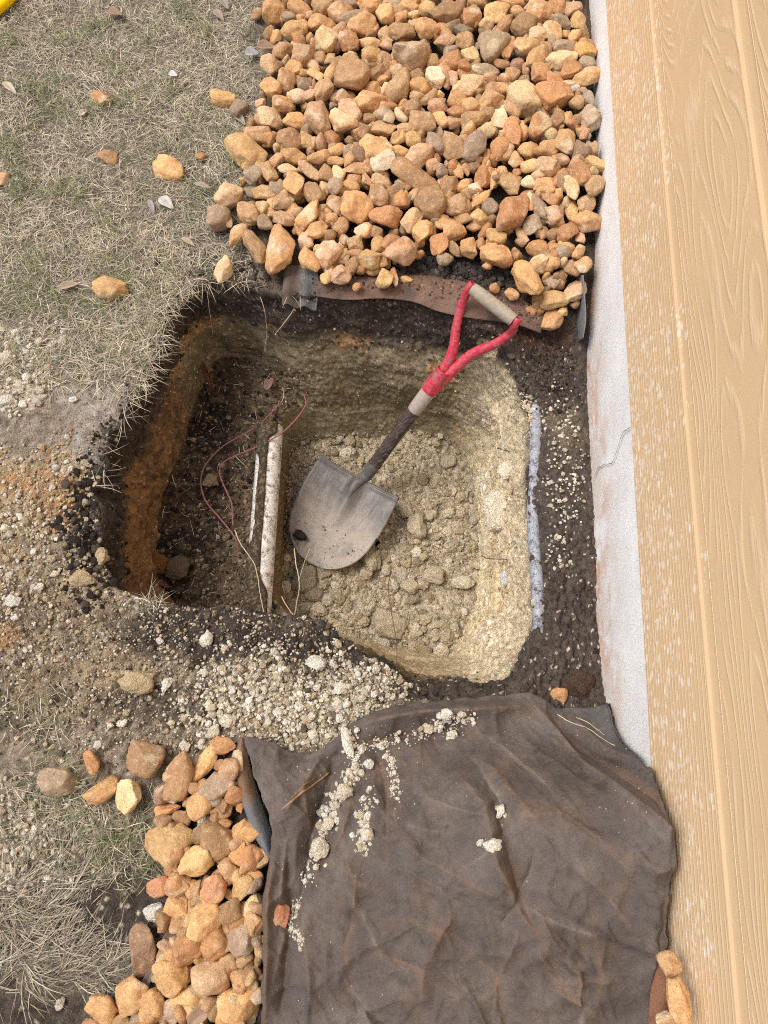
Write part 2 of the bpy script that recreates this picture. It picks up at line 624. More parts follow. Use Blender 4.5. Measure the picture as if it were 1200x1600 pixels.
put(wall * top * sstep(.15, .3, NB2 + .4 * NB1) * (1 - sstep(.05, .13, dep)) * .35, S(120, 106, 84))
# shelf and lower walls
shelf = s2 * (1 - sstep(-0.26, -0.2, xx))
put(s2, S(184, 160, 112))
put(s2 * (1 - right) * sstep(.6, .7, yy), S(136, 119, 86))
put(s2 * right, S(226, 206, 164))
put(shelf, S(94, 76, 58))
put(shelf * sstep(-0.05, 0.3, NB1), S(58, 50, 44))
put(shelf * sstep(-.40, -.34, xx + .03 * NB1) * (.35 + .5 * sstep(-.3, .2, NB2)), S(140, 118, 90))
put(shelf * sstep(0.1, 0.4, NB2) * .6, S(130, 106, 76))
put(s3, S(190, 168, 124))
put(s3 * (1 - sstep(-.24, -.18, xx)), S(132, 108, 72))
put(s3 * right, S(228, 208, 162))
put(s3 * (1 - right) * sstep(.64, .72, yy), S(140, 124, 92))
pit = sstep(0.35, 0.6, NB1 + .5 * NB2) * (s2 | s3) * right
put(pit * .75, S(240, 234, 220))
put((s2 | s3) * right * sstep(.1, .45, fbm(P3 * [1, .35, 1] + 8, 22, 3, 55)) * .6, S(232, 196, 138))
rub = (SEC == 4)
put(rub, S(206, 188, 152))
put(rub * sstep(0, .4, NB1) * .5, S(190, 168, 128))
put(rub * sstep(.1, .4, NB2) * .5, S(222, 208, 176))
# crumb-by-crumb colour variation
sp = (WC2 > 0.93) & (WF2 < 0.45)
speck = sp * (0.25 + 0.55 * np.clip(lower + strip * .4 + (SEC == 1) * .25 + shelf * .3, 0, 1)) * near
put(speck, CREAM)
C *= (0.78 + 0.44 * WC)[:, None]
C *= (0.86 + 0.28 * WC2)[:, None]
C *= (1 + 0.25 * NB3)[:, None]

C[SEC == 5] = np.where((XY[SEC == 5][:, 0] > -.36)[:, None], S(120, 98, 78), S(158, 146, 124))
# --- relief
crumb = np.clip(0.55 - WF, -0.3, 0.55)
crumb2 = np.clip(0.5 - WF2, -0.3, 0.5)
amp = np.zeros(len(TP)); ampf = np.zeros(len(TP))
for s, a, f in ((0, .006, .0022), (1, .006, .002), (2, .007, .003), (3, .004, .0018), (4, .010, .004)):
    amp[SEC == s] = a
    ampf[SEC == s] = f
amp += 0.006 * lower
amp = np.where(B(150, 640, 110, 110) > .5, .003, amp)
smoothw = wall * (top + left) + (s2 | s3) * (1 - shelf)
amp *= 1 - 0.5 * smoothw
disp = amp * crumb * 1.6 + ampf * crumb2 * 1.4 + 0.008 * NB1 * near + 0.003 * NB2 * near
disp += wall * left * 0.020 * fbm(P3 * [1, 1, .35] + 5, 22, 3, 61)
disp += (wall + s2) * top * 0.008 * fbm(P3 * [.5, .5, 1.6] + 5, 16, 3, 62)
facet = fbm(P3 * [1, 1, .6] + 3 + .02 * (np.floor(P3 * [9, 9, 5])), 7, 2, 98)
disp += (wall + s2 * (1 - shelf)) * .020 * facet
disp += rub * 0.012 * fbm(P3, 30, 3, 63)
fade = np.where(SEC == 0, sstep(0.0, 0.05, PAR) * 0.6 + 0.4, 1.0)
TP = TP + TN * (disp * fade)[:, None]
TN = vnormals(TP)
if TN[SEC == 0][:, 2].mean() < 0:
    TN = -TN
ground = mesh_np('ground', TP, TF, M_SOIL, col=C)
slk = ground.data.attributes.new('slick', 'FLOAT', 'POINT')
slk.data.foreach_set('value', (wall * (dep > .09) * (1 - right * .5) + (s2 | s3) * (1 - shelf) * (1 - right * .4)).astype(np.float32))
tag(ground, kind='structure', label='bare soil and thin lawn around a square hand-dug pit')

OUTI = np.where(SEC == 0)[0]
OUTP = TP[OUTI]


def gz(x, y):
    """height of the surrounding ground"""
    d = (OUTP[:, 0] - x) ** 2 + (OUTP[:, 1] - y) ** 2
    k = np.argpartition(d, 6)[:6]
    return float(OUTP[k, 2].mean())


ALLP = TP[near]


def gz_all(x, y):
    d = (ALLP[:, 0] - x) ** 2 + (ALLP[:, 1] - y) ** 2
    k = np.argpartition(d, 4)[:4]
    return float(ALLP[k, 2].max())


def on_ground(px, py, up=0.0, f=gz):
    z = 0.0
    for _ in range(4):
        p = un(px, py, z + up)
        z = 0.5 * z + 0.5 * f(p[0], p[1]) if _ else f(p[0], p[1])
    return un(px, py, z + up), z


# ------------------------------------------------------------------ the house: concrete foundation and grooved siding
WX = 0.417                     # plane of the foundation face
Y0, Y1 = -3.0, 5.0
house = empty('house', (WX, 0, 0))
tag(house, 'house wall with tan wood-grain siding boards above a pale concrete foundation', 'house wall')


def mat_concrete():
    t = NT('concrete', 0.95)
    n = t.noise(9, 5, 0.6)
    f = t.noise(420, 4, 0.8)
    pores = t.ramp(t.voro(300), 0.06, 0.2)
    sep = t.n('SeparateXYZ', {'Vector': t.obj()}).outputs
    c = t.mix(t.ramp(n, 0.35, 0.65), S(234, 234, 232), S(246, 246, 243))
    c = t.mix(1.0, c, t.grey(t.ramp(f, 0.3, 0.7, 0.72, 1.14)), 'MULTIPLY')
    pm = t.math('MULTIPLY', t.math('SUBTRACT', 1.0, pores), t.ramp(t.noise(30, 2), 0.42, 0.6))
    c = t.mix(t.math('MULTIPLY', pm, 0.55), c, S(120, 118, 116))
    # soil-water stains that climb a little way up from the old ground line
    low = t.ramp(sep['Z'], -0.09, 0.12, 1.0, 0.0)
    st = t.math('MULTIPLY', low, t.ramp(t.noise(13, 5, 0.7), 0.36, 0.56))
    c = t.mix(t.math('MULTIPLY', st, 0.75), c, S(206, 178, 148))
    st2 = t.math('MULTIPLY', t.ramp(sep['Z'], -0.08, 0.07, 1.0, 0.0), t.ramp(t.noise(10, 4, 0.7, vec=t.mapping((1, 1, 1.6))), 0.49, 0.60))
    c = t.mix(t.math('MULTIPLY', st2, 0.8), c, S(206, 142, 92, sat=.95))
    st3 = t.math('MULTIPLY', low, t.ramp(t.noise(60, 4, 0.7), 0.6, 0.7))
    c = t.mix(t.math('MULTIPLY', st3, 0.5), c, S(140, 116, 94))
    h = t.math('ADD', t.math('MULTIPLY', f, 0.7), t.math('MULTIPLY', pores, 0.5))
    return t.done(c, t.bump(h, 0.6, 0.002))


def mat_siding():
    t = NT('painted_siding', 0.55)
    t.b.inputs['Specular IOR Level'].default_value = 0.28
    sep = t.n('SeparateXYZ', {'Vector': t.obj()}).outputs
    Z, Y = sep['Z'], sep['Y']
    base = S(223, 190, 146, sat=.92)
    # embossed grain: contour lines of a stretched noise
    upper = t.ramp(Z, 0.405, 0.425)
    vec = t.n('CombineXYZ', {'X': 0.0, 'Y': t.math('MULTIPLY', Y, 1.1), 'Z': t.math('MULTIPLY', Z, 4.6)}).outputs[0]
    nz = t.noise(1.5, 1.2, 0.35, vec=vec)
    wob = t.noise(1.0, 2, 0.5, vec=t.n('CombineXYZ', {'X': 0.0, 'Y': t.math('MULTIPLY', Y, 9), 'Z': t.math('MULTIPLY', Z, 90)}).outputs[0])
    f_up = t.math('ADD', t.math('MULTIPLY', nz, 27.0), t.math('MULTIPLY', Z, 22))
    f_lo = t.math('ADD', t.math('MULTIPLY', nz, 1.6), t.math('MULTIPLY', Z, 95))
    mixf = t.n('Mix', {0: upper, 2: f_lo, 3: f_up}, data_type='FLOAT').outputs[0]
    f = t.math('ADD', mixf, t.math('MULTIPLY', wob, 0.5))
    fr = t.math('FRACT', f)
    line = t.math('MULTIPLY', t.ramp(fr, 0.0, 0.16), t.ramp(fr, 0.20, 0.46, 1.0, 0.0))
    brk = t.ramp(t.noise(1.0, 2, 0.6, vec=t.n('CombineXYZ', {'X': 0.0, 'Y': t.math('MULTIPLY', Y, 7), 'Z': t.math('MULTIPLY', Z, 70)}).outputs[0]), 0.33, 0.55)
    line = t.math('MULTIPLY', line, brk)
    # no grain inside the smooth grooves
    zz = t.math('FRACT', t.math('DIVIDE', t.math('SUBTRACT', Z, 0.1755), 0.243))
    flat = t.ramp(zz, 0.868, 0.885, 1.0, 0.0)
    line = t.math('MULTIPLY', line, flat)
    tick = t.noise(1.0, 3, 0.7, vec=t.n('CombineXYZ', {'X': 0.0, 'Y': t.math('MULTIPLY', Y, 30), 'Z': t.math('MULTIPLY', Z, 520)}).outputs[0])
    h = t.math('ADD', line, t.math('MULTIPLY', tick, 0.10))
    c = t.mix(t.ramp(t.noise(4, 3), 0.3, 0.7), base, base * 0.94)
    c = t.mix(t.math('MULTIPLY', line, 0.30), c, S(244, 216, 174))  # light caught by the embossed ridges, painted in as paler grain lines
    # dried splash marks of muddy water, thick near the foot of the wall
    for sc, thr, am in ((60, 0.40, 0.75), (95, 0.42, 0.7), (150, 0.42, 0.5)):
        sv = t.n('CombineXYZ', {'X': 0.0, 'Y': Y, 'Z': t.math('MULTIPLY', Z, 1.0)}).outputs[0]
        sv = t.n('Mapping', {'Vector': sv, 'Scale': (1, 0.8, 1.0), 'Rotation': (0.5, 0, 0)}).outputs[0]
        vd = t.n('TexVoronoi', {'Vector': sv, 'Scale': sc, 'Randomness': 1.0})
        rnd = t.n('SeparateColor', {'Color': vd.outputs['Color']}).outputs[0]
        dens = t.math('ADD', t.ramp(Z, 0.19, 0.37, 0.80, 0.05), t.math('MULTIPLY', t.math('SUBTRACT', t.noise(7, 3), 0.5), 1.7))
        dens = t.math('MULTIPLY', dens, t.ramp(Z, 0.40, 0.44, 1.0, 0.0))
        on = t.ramp(t.math('SUBTRACT', dens, rnd), 0.0, 0.06)
        spot = t.math('MULTIPLY', t.ramp(vd.outputs['Distance'], thr * .55, thr, 1.0, 0.0), on)
        c = t.mix(t.math('MULTIPLY', spot, am), c, S(244, 226, 198))
    n = t.bump(h, 0.26, 0.0028)
    n = t.bump(t.noise(900, 3), 0.06, 0.001, n)
    return t.done(c, n, t.ramp(t.noise(25, 3), 0.3, 0.7, 0.5, 0.68))


M_CONC, M_SIDE = mat_concrete(), mat_siding()
# foundation: a thick slab, its face gently uneven
nz_, ny_ = 60, 420
Yg, Zg = np.meshgrid(np.concatenate([[Y0, -1.4], np.linspace(-0.8, 2.4, ny_ - 4), [3.2, Y1]]), np.linspace(-0.5, 0.176, nz_), indexing='ij')
pp = np.stack([np.zeros(Yg.size), Yg.ravel(), Zg.ravel()], 1)
off = 0.0018 * fbm(pp, 5, 3, 71) + 0.0006 * fbm(pp, 60, 2, 72)
V = np.stack([off, Yg.ravel(), Zg.ravel()], 1)
nn = V.shape[0]
idx = np.arange(nn).reshape(ny_, nz_)
F = np.stack([idx[:-1, :-1], idx[:-1, 1:], idx[1:, 1:], idx[1:, :-1]], -1).reshape(-1, 4)
bk = np.array([[.2, Y0, -.5], [.2, Y0, .176], [.2, Y1, .176], [.2, Y1, -.5]])
V = np.vstack([V, bk])
F = np.vstack([F, [[idx[0, -1], nn + 1, nn + 2, idx[-1, -1]], [idx[0, 0], nn, nn + 1, idx[0, -1]], [idx[-1, 0], idx[-1, -1], nn + 2, nn + 3]]])
foundation = mesh_np('foundation', V, F, M_CONC, house)
# hairline crack, with its pale repair smear beside it
cy = un(955, 755, 0)[1]
ck = []
for k in range(22):
    t = k / 21
    z = -0.05 + 0.225 * t
    y = 0.545 + 0.012 * math.sin(9 * t) + 0.010 * t + 0.006 * (h3(np.array([k]), np.array([3]), np.array([1]), 5)[0] - .5)
    w = 0.0007 + 0.0006 * abs(math.sin(5 * t + 1))
    ck.append((y, z, w))
Vc = [(-0.0035, y - w, z) for y, z, w in ck] + [(-0.0035, y + w, z) for y, z, w in ck] + [(0.004, y, z) for y, z, w in ck]
n_ = len(ck)
Fc = [(i, i + 1, n_ + i + 1, n_ + i) for i in range(n_ - 1)]
mesh_py('crack', Vc, Fc, simple('crack_shadow', S(150, 140, 130), 1.0), foundation)
# siding boards
EXPO = 0.243
prof = [(0.0, 0.000), (0.0, 0.0105), (0.0012, 0.012), (0.10, 0.0122), (0.2085, 0.0126), (0.2105, 0.0130), (0.2130, 0.0130), (0.2155, 0.0122), (0.2195, 0.0110),
        (0.2245, 0.0106), (0.2350, 0.0105), (0.2385, 0.0108), (0.2420, 0.0118), (0.2428, 0.000)]
for b in range(11):
    zb = 0.1755 + b * EXPO
    V, F = [], []
    for yv in (Y0, Y1):
        for z, x in prof:
            V.append((-(x - .0095) if x else .012, yv, zb + z))
    m = len(prof)
    for i in range(m - 1):
        F.append((i, i + 1, m + i + 1, m + i))
    o = mesh_py('siding_board', V, F, M_SIDE, house, smooth=False)
    bv = o.modifiers.new('round', 'BEVEL'); bv.width = 0.0008; bv.segments = 2; bv.limit_method = 'ANGLE'; bv.angle_limit = 0.35
# sheathing behind the boards keeps the wall solid
V = [(x, y, z) for x in (0.004, 0.2) for y in (Y0, Y1) for z in (0.178, 2.9)]
mesh_py('sheathing', V, [(0, 1, 3, 2), (4, 6, 7, 5), (0, 4, 5, 1), (2, 3, 7, 6), (1, 5, 7, 3), (0, 2, 6, 4)], M_CONC, house, smooth=False)

# ------------------------------------------------------------------ river stones
SS = lambda r, g, b: S(r, g, b, sat=.84)
PAL = {'t': (SS(188, 148, 106), SS(160, 118, 80)), 'o': (SS(208, 158, 102), SS(190, 124, 70)), 'g': (SS(214, 172, 112), SS(196, 136, 70)),
       'y': (SS(216, 160, 78), SS(200, 130, 54)), 'r': (SS(190, 128, 80), SS(166, 100, 58)), 'm': (SS(192, 116, 86), SS(214, 170, 134)),
       'b': (SS(158, 118, 82), SS(126, 92, 66)), 'p': (SS(202, 162, 126), SS(188, 136, 100)), 'c': (SS(224, 198, 152), SS(206, 164, 108)),
       'w': (SS(232, 220, 192), SS(214, 186, 140)), 'k': (SS(154, 140, 124), SS(126, 110, 98)), 's': (SS(112, 106, 102), SS(94, 88, 84)),
       'v': (SS(124, 92, 84), SS(96, 70, 66)), 'l': (SS(198, 198, 208), SS(170, 172, 186))}
CNAME = {'t': 'tan', 'o': 'orange-tan', 'g': 'golden buff', 'y': 'yellow-orange', 'r': 'rusty orange', 'm': 'reddish', 'b': 'brown', 'p': 'pinkish tan',
         'c': 'cream', 'w': 'whitish', 'k': 'grey-tan', 's': 'slate grey', 'v': 'maroon brown', 'l': 'pale lilac'}
srng = np.random.default_rng(23)


def stone_verts(level, seed, L, Wd, T, rough=1.0):
    v, f = ICO[level]
    r = np.random.default_rng(seed)
    n = r.uniform(2.1, 3.3)
    p = v / (np.abs(v) ** n).sum(1)[:, None] ** (1 / n)
    p = p @ rot3(r.uniform(0, 6.3, 3) * [0, 0, 1])
    p[:, 0] *= 1 + r.uniform(-.22, .22) * p[:, 1]
    p[:, 1] *= 1 + r.uniform(-.25, .25) * p[:, 0]
    for _ in range(r.integers(7, 16)):
        d = r.normal(size=3)
        d /= np.linalg.norm(d)
        dist = r.uniform(0.62, 0.92)
        ex = np.maximum(p @ d - dist, 0)
        p = p - d * (ex * r.uniform(0.75, 1.0))[:, None]
    off = r.uniform(0, 50, 3)
    p = p * (1 + rough * (0.14 * fbm(p + off, 1.5, 2, seed % 97) + 0.075 * fbm(p + off, 4.5, 3, seed % 89)))[:, None]
    p -= (p.max(0) + p.min(0)) / 2
    p *= np.array([L, Wd, T]) / (p.max(0) - p.min(0))
    return p, f


def rot3(e):
    cx, sx, cy_, sy, cz, sz = math.cos(e[0]), math.sin(e[0]), math.cos(e[1]), math.sin(e[1]), math.cos(e[2]), math.sin(e[2])
    rx_ = np.array([[1, 0, 0], [0, cx, -sx], [0, sx, cx]])
    ry_ = np.array([[cy_, 0, sy], [0, 1, 0], [-sy, 0, cy_]])
    rz_ = np.array([[cz, -sz, 0], [sz, cz, 0], [0, 0, 1]])
    return rz_ @ ry_ @ rx_


def stone_cols(p, code, seed):
    a, b = PAL[code]
    r = np.random.default_rng(seed + 5)
    off = r.uniform(0, 90, 3)
    w = sstep(-0.15, 0.45, fbm(p + off, 38, 3, 5))[:, None] * r.uniform(.25, .95)
    c = a * (1 - w) + b * w
    if r.random() < .35:                                      # a paler or whiter vein / crust
        w2 = sstep(0.2, 0.4, fbm(p + off + 9, 30, 2, 8))[:, None] * .55
        c = c * (1 - w2) + S(232, 214, 184) * w2
    c = c * .70 + SS(206, 164, 112) * .30
    return c * np.array([1.04, 1.02, .97]) * r.uniform(.9, 1.16) * (1 + r.uniform(-.03, .03, 3))


def depth_px(p):
    return ((CAM - p) @ ROT)[2] / FPX


STUFF = []


def parse(txt, pile):
    out_ = []
    for rec in txt.replace('\n', ';').split(';'):
        a = rec.split(',')
        out_.append([float(x) for x in a[:5]] + [a[5], pile])
    return out_


TOPS="""428,18,38,34,90,o;402,22,22,16,80,b;467,13,40,26,-30,o;503,12,32,28,0,t;452,26,24,20,0,k;482,23,22,16,0,p;458,48,46,28,0,o;473,38,20,16,0,o;503,38,42,28,0,o;508,64,40,36,80,c
468,64,21,20,0,r;484,60,18,15,90,t;440,78,38,27,70,t;472,86,40,36,45,p;497,91,28,20,-20,b;489,104,34,16,-35,t;494,117,32,18,-35,g;423,102,36,28,-60,p;447,127,42,31,-70,t;459,108,30,26,60,o
477,133,25,22,60,s;425,138,34,33,0,o;465,152,27,24,0,t;443,163,37,25,-10,r;407,161,18,13,50,p;421,184,42,33,-50,c;460,190,36,26,0,o;486,148,24,18,90,p;505,142,40,30,80,t;497,184,58,40,-60,p
515,93,28,19,80,t;517,115,30,18,80,g;528,20,34,32,0,p;540,4,42,22,0,k;553,26,46,27,35,k;565,40,44,36,20,o;545,65,34,33,0,r;577,68,36,19,0,g;580,86,30,23,0,o;580,8,42,32,0,o
602,25,35,31,90,g;623,16,32,19,20,t;627,26,22,19,60,o;610,3,26,14,0,p;638,8,34,22,0,o;648,22,28,11,40,c;668,14,27,25,0,g;698,20,58,32,35,b;655,2,32,14,0,g;628,48,44,32,20,b
605,55,36,22,-60,c;603,71,20,17,0,p;648,41,19,15,90,t;668,45,38,32,0,o;692,48,28,24,0,o;647,83,58,48,40,b;617,86,23,13,90,g;550,118,56,56,0,b;592,110,48,21,60,b;604,120,28,15,75,b
620,103,38,19,80,t;623,137,58,35,70,t;582,140,28,21,0,g;577,160,50,31,15,o;602,140,25,13,90,c;537,155,38,29,-40,b;548,172,46,29,-45,p;535,190,48,35,-55,c;655,136,34,26,0,g;650,117,24,19,0,b
676,97,24,23,0,t;680,122,40,29,-70,w;672,153,36,16,55,t;652,152,24,15,0,o;688,148,16,13,90,o;643,170,31,29,0,b;685,166,32,23,10,p;660,190,40,35,0,t;688,188,32,24,-20,g;626,181,30,19,-50,c
612,166,18,15,0,r;600,160,20,13,90,o;595,180,32,19,15,k;608,186,24,19,90,b;577,186,20,17,0,b;697,65,38,23,30,p;695,105,28,23,80,r;737,26,42,29,90,r;721,47,34,17,-10,s;775,22,36,31,0,g
760,37,24,21,0,c;801,6,38,22,0,o;788,39,38,21,60,b;808,19,24,21,0,t;819,40,40,37,0,b;840,19,46,38,-60,o;868,13,32,27,0,r;895,15,28,27,0,p;876,33,36,21,0,k;906,33,31,28,60,g
866,51,38,27,-60,g;853,54,26,13,-70,p;884,53,17,13,90,g;897,56,27,17,80,g;841,57,29,27,0,c;821,73,42,35,10,c;767,73,48,45,70,k;728,66,32,25,-20,t;733,87,28,27,0,c;794,76,46,19,80,r
885,73,38,24,0,k;920,79,38,29,30,y;878,95,48,29,20,c;851,78,24,21,0,t;840,93,42,29,30,o;845,115,31,29,90,r;704,95,36,34,0,r;722,104,26,25,0,r;757,112,44,27,-10,k;810,102,24,21,0,v
800,116,26,23,80,t;784,100,26,15,-15,b;892,110,42,27,50,r;916,119,48,29,30,g;918,100,28,19,0,k;868,123,32,19,-25,r;863,128,20,17,0,t;733,132,40,37,0,c;708,122,36,17,-70,p;698,126,32,19,-80,b
823,154,64,43,-30,c;864,150,58,43,-10,r;802,170,38,29,-50,t;782,139,36,18,-15,o;790,124,24,19,0,r;819,126,19,17,0,v;769,155,38,33,0,t;761,178,36,21,80,b;780,186,34,25,90,c;736,166,30,23,0,g
714,156,28,25,0,o;714,175,32,21,10,r;712,193,24,18,0,t;738,186,40,25,30,b;801,193,22,21,0,r;843,198,42,35,60,r;901,160,28,23,80,t;920,156,32,18,-70,k;893,139,24,13,20,l;920,184,38,29,-60,k
886,184,28,16,80,t;871,188,28,23,80,b;901,188,24,18,80,b;403,208,40,27,-10,t;385,238,66,45,-15,g;453,220,40,36,0,b;480,222,30,25,-30,g;458,245,40,23,5,o;450,265,32,19,0,c;432,250,24,21,0,t
418,267,42,25,-45,t;397,273,38,27,70,k;385,260,17,15,0,o;484,268,46,21,-30,p;498,247,38,19,20,o;508,270,30,21,-70,b;460,290,42,35,-60,o;415,300,40,23,10,g;425,317,25,17,80,g;443,313,48,31,70,t
490,303,38,29,-30,b;507,295,27,19,80,c;357,305,44,38,40,c;342,342,42,37,60,k;358,345,34,11,-75,b;388,333,42,31,-50,t;410,323,36,19,-60,c;444,343,35,23,0,p;415,350,28,25,-30,k;484,337,50,29,60,o
463,333,21,19,0,b;508,327,24,15,-10,o;493,362,38,29,45,g;468,360,36,12,-60,b;519,215,32,21,-60,r;525,235,32,19,15,g;524,252,28,15,0,o;568,205,42,25,-70,b;600,202,40,27,0,t;587,231,52,38,0,o
598,253,40,32,30,w;548,243,42,17,80,o;562,243,30,23,-30,v;561,265,50,19,15,t;623,217,26,21,60,o;645,217,27,25,90,g;624,236,30,21,5,g;633,201,26,15,10,p;655,246,66,35,40,p;680,223,46,29,-50,k
648,277,80,32,-20,b;677,258,26,23,0,p;691,267,22,19,90,k;530,275,30,25,-60,c;548,290,28,25,0,o;573,280,32,15,-60,r;595,283,32,19,-10,p;597,270,24,15,0,o;592,307,36,33,-20,b;613,302,28,19,80,b
628,312,28,25,90,r;617,322,18,13,-50,c;633,290,20,17,0,b;648,303,26,17,80,t;672,320,48,46,0,b;680,303,32,27,0,b;523,292,30,25,80,k;525,320,42,27,-65,t;558,323,48,46,0,o;602,340,50,35,5,r
642,345,38,25,60,p;660,362,40,31,80,o;532,352,28,25,80,t;568,363,28,25,0,g;512,342,24,17,-30,r;690,347,26,21,80,o;696,292,36,20,80,b;707,231,48,33,-50,t;742,230,52,33,65,k;724,215,22,11,50,p
762,204,26,23,90,c;780,232,42,29,80,r;801,210,52,27,-70,r;818,206,32,17,90,o;855,232,38,32,0,o;882,223,50,34,-70,o;825,236,30,27,20,g;807,251,26,23,80,t;828,260,28,23,0,g;853,260,36,27,-20,p
878,250,26,19,0,b;907,237,32,29,60,v;913,207,42,15,80,t;927,232,28,16,80,b;931,257,46,19,-20,g;907,270,44,29,-45,r;927,290,46,31,60,t;916,318,32,27,80,p;893,291,46,23,-70,c;872,279,36,17,65,r
851,291,32,29,0,o;828,286,32,21,0,w;797,285,50,31,-60,t;756,276,34,27,90,r;759,248,28,13,85,r;715,266,30,17,-60,o;728,264,28,12,-75,r;741,262,22,18,80,v;773,280,40,14,85,o;700,291,38,27,60,b
723,290,24,20,40,o;739,297,25,25,0,w;714,319,42,35,0,p;751,311,46,19,55,g;766,325,30,25,80,s;748,339,30,23,-10,g;725,341,24,23,0,t;799,333,70,45,55,r;825,315,38,25,80,o;843,322,52,23,-60,k
832,353,36,29,70,k;864,313,26,21,0,r;864,339,32,29,0,p;878,325,34,12,85,v;893,328,42,19,-80,g;921,347,42,38,0,o;886,364,34,31,0,r;906,372,24,15,-70,p;708,360,40,35,0,o;741,356,24,15,0,t
864,364,26,19,80,b;815,367,36,15,-60,p;808,269,14,13,0,r;372,368,46,25,75,o;400,387,56,29,-60,b;437,391,84,45,88,o;483,407,46,29,-55,o;513,397,46,35,70,p;510,435,27,19,80,g;350,422,42,27,75,c
556,380,30,27,-40,t;550,414,27,21,80,b;532,429,34,32,-30,p;577,403,33,33,0,g;600,408,26,17,80,o;610,380,38,27,40,r;590,383,26,21,80,o;628,394,52,42,60,p;600,435,30,27,-60,g;616,433,34,11,-75,o
635,437,20,11,-10,o;685,382,36,29,60,r;557,448,15,13,60,r;536,397,24,15,70,t;555,395,26,15,0,t;588,363,22,19,0,b;695,405,26,23,0,k;513,368,26,19,20,b;537,375,22,15,-70,b;733,388,32,27,-50,o
710,390,28,15,-45,b;774,401,52,37,-25,o;773,372,34,23,-20,g;824,437,70,40,-65,o;842,388,38,25,-15,r;841,414,32,29,20,t;864,409,24,23,0,o;866,386,28,17,25,o;881,392,26,25,0,k;849,366,26,15,80,b
905,394,30,15,55,o;893,420,30,21,-60,t;911,414,32,23,60,t;878,431,34,15,80,o;899,455,46,31,75,p;866,466,46,31,15,g;862,500,42,31,45,o;830,485,22,21,0,r;840,479,26,15,-60,r;800,460,22,19,0,o
773,450,18,15,-40,r;862,442,26,25,0,k;761,416,16,11,0,t;751,381,20,15,80,b;810,398,16,11,80,t;881,487,20,15,60,g;898,475,18,14,60,b"""
BOTS="""143,1191,38,20,-55,o;160,1236,54,31,35,o;200,1245,50,40,-70,c;229,1186,58,54,0,b;282,1214,78,39,80,b;255,1241,34,27,70,v;262,1264,40,19,20,o;284,1278,30,21,0,b;264,1318,76,60,-3,g;270,1356,36,25,80,r
318,1194,62,29,60,g;348,1166,40,26,0,r;338,1230,58,41,30,k;311,1258,41,37,60,o;348,1268,30,25,20,b;348,1287,28,18,0,r;378,1298,34,27,60,o;334,1314,62,50,-30,b;305,1346,52,42,15,g;373,1337,42,30,-60,o
406,1340,32,28,45,t;354,1360,34,30,80,t;393,1370,36,26,0,o;346,1196,22,19,0,b;305,1232,20,19,0,b;376,1258,22,13,80,r;247,1386,34,32,0,m;280,1384,44,35,10,t;276,1418,38,35,0,o;307,1394,38,17,85,t
331,1397,56,41,85,m;358,1422,40,37,0,b;378,1388,44,29,75,g;322,1438,54,48,80,o;294,1440,38,22,80,b;398,1416,36,30,80,c;396,1442,38,28,-45,t;334,1474,52,42,-45,r;373,1466,50,46,0,k;291,1486,56,45,70,r
258,1490,28,22,60,t;265,1528,52,50,0,o;329,1492,52,22,0,c;330,1526,62,46,-20,p;386,1528,52,39,15,b;380,1498,30,26,0,t;406,1490,56,15,88,b;294,1522,28,17,80,r;370,1576,66,62,0,o;290,1564,46,40,0,g
267,1582,42,32,80,k;238,1574,48,38,80,o;320,1560,26,22,0,k;223,1484,76,42,-80,v;201,1558,56,50,60,g;161,1576,50,42,-30,o;214,1592,32,22,80,k;188,1597,32,22,0,b"""

LONE = [[350, 155, 40, 31, -8, 'g', 'lone'], [265, 266, 54, 37, -25, 'g', 'lone'], [168, 245, 36, 23, -15, 'b', 'lone'], [158, 155, 38, 20, -25, 'r', 'lone'],
        [172, 448, 55, 37, 5, 'o', 'lone'], [314, 246, 17, 13, 0, 'r', 'lone'], [3, 280, 26, 22, 80, 'o', 'lone'], [92, 1222, 58, 42, 0, 'k', 'lone'],
        [875, 1087, 28, 25, 30, 'r', 'lone'], [430, 1437, 47, 37, 80, 'm', 'lone'], [1047, 1506, 40, 34, -60, 't', 'lone'], [1061, 1566, 62, 36, -75, 'o', 'lone'],
        [1045, 1600, 40, 30, 0, 'b', 'lone'], [373, 172, 30, 26, 80, 's', 'lone'], [145, 1605, 40, 24, 0, 'r', 'lone'], [991, 1153, 14, 11, 0, 'v', 'lone']]
LONE_LABEL = ['pitted golden stone alone on the grass beside the gravel heap', 'large speckled golden stone alone on the dry lawn',
              'small brown stone on the lawn left of the speckled golden stone', 'rust-brown stone half hidden in green grass on the lawn',
              'knobbly orange-white stone on the lawn near the pit corner', 'tiny rusty pebble sunk in grass right of the speckled stone',
              'orange stone cut off by the left edge of the lawn', 'glossy grey-tan stone half sunk in grass left of the lower pile',
              'small rust-red stone on dark soil between pit and fabric', 'reddish faceted stone resting on the edge of the dark fabric sheet',
              'tan stone wedged between fabric sheet and siding', 'pointed orange stone leaning on siding at bottom corner', 'brown stone under the pointed orange one by the siding',
              'black rounded lump beside the gravel heap edge', 'rusty stone cut off by bottom edge in dry grass', 'tiny dark pebble at fabric edge against the foundation']
ALLS = parse(TOPS, 'top') + parse(BOTS, 'bottom') + LONE
XYS = np.array([[s[0], s[1]] for s in ALLS])
areas = np.array([s[2] * s[3] for s in ALLS])
keep = set(np.argsort(-(areas + 1e5 * np.array([s[6] != 'top' for s in ALLS])))[:300].tolist())
placed, stuffV, stuffF, stuffC, nv = [], [], [], [], 0


def add_stuff(p, f, c):
    global nv
    stuffV.append(p); stuffF.append(f + nv); stuffC.append(c)
    nv += len(p)


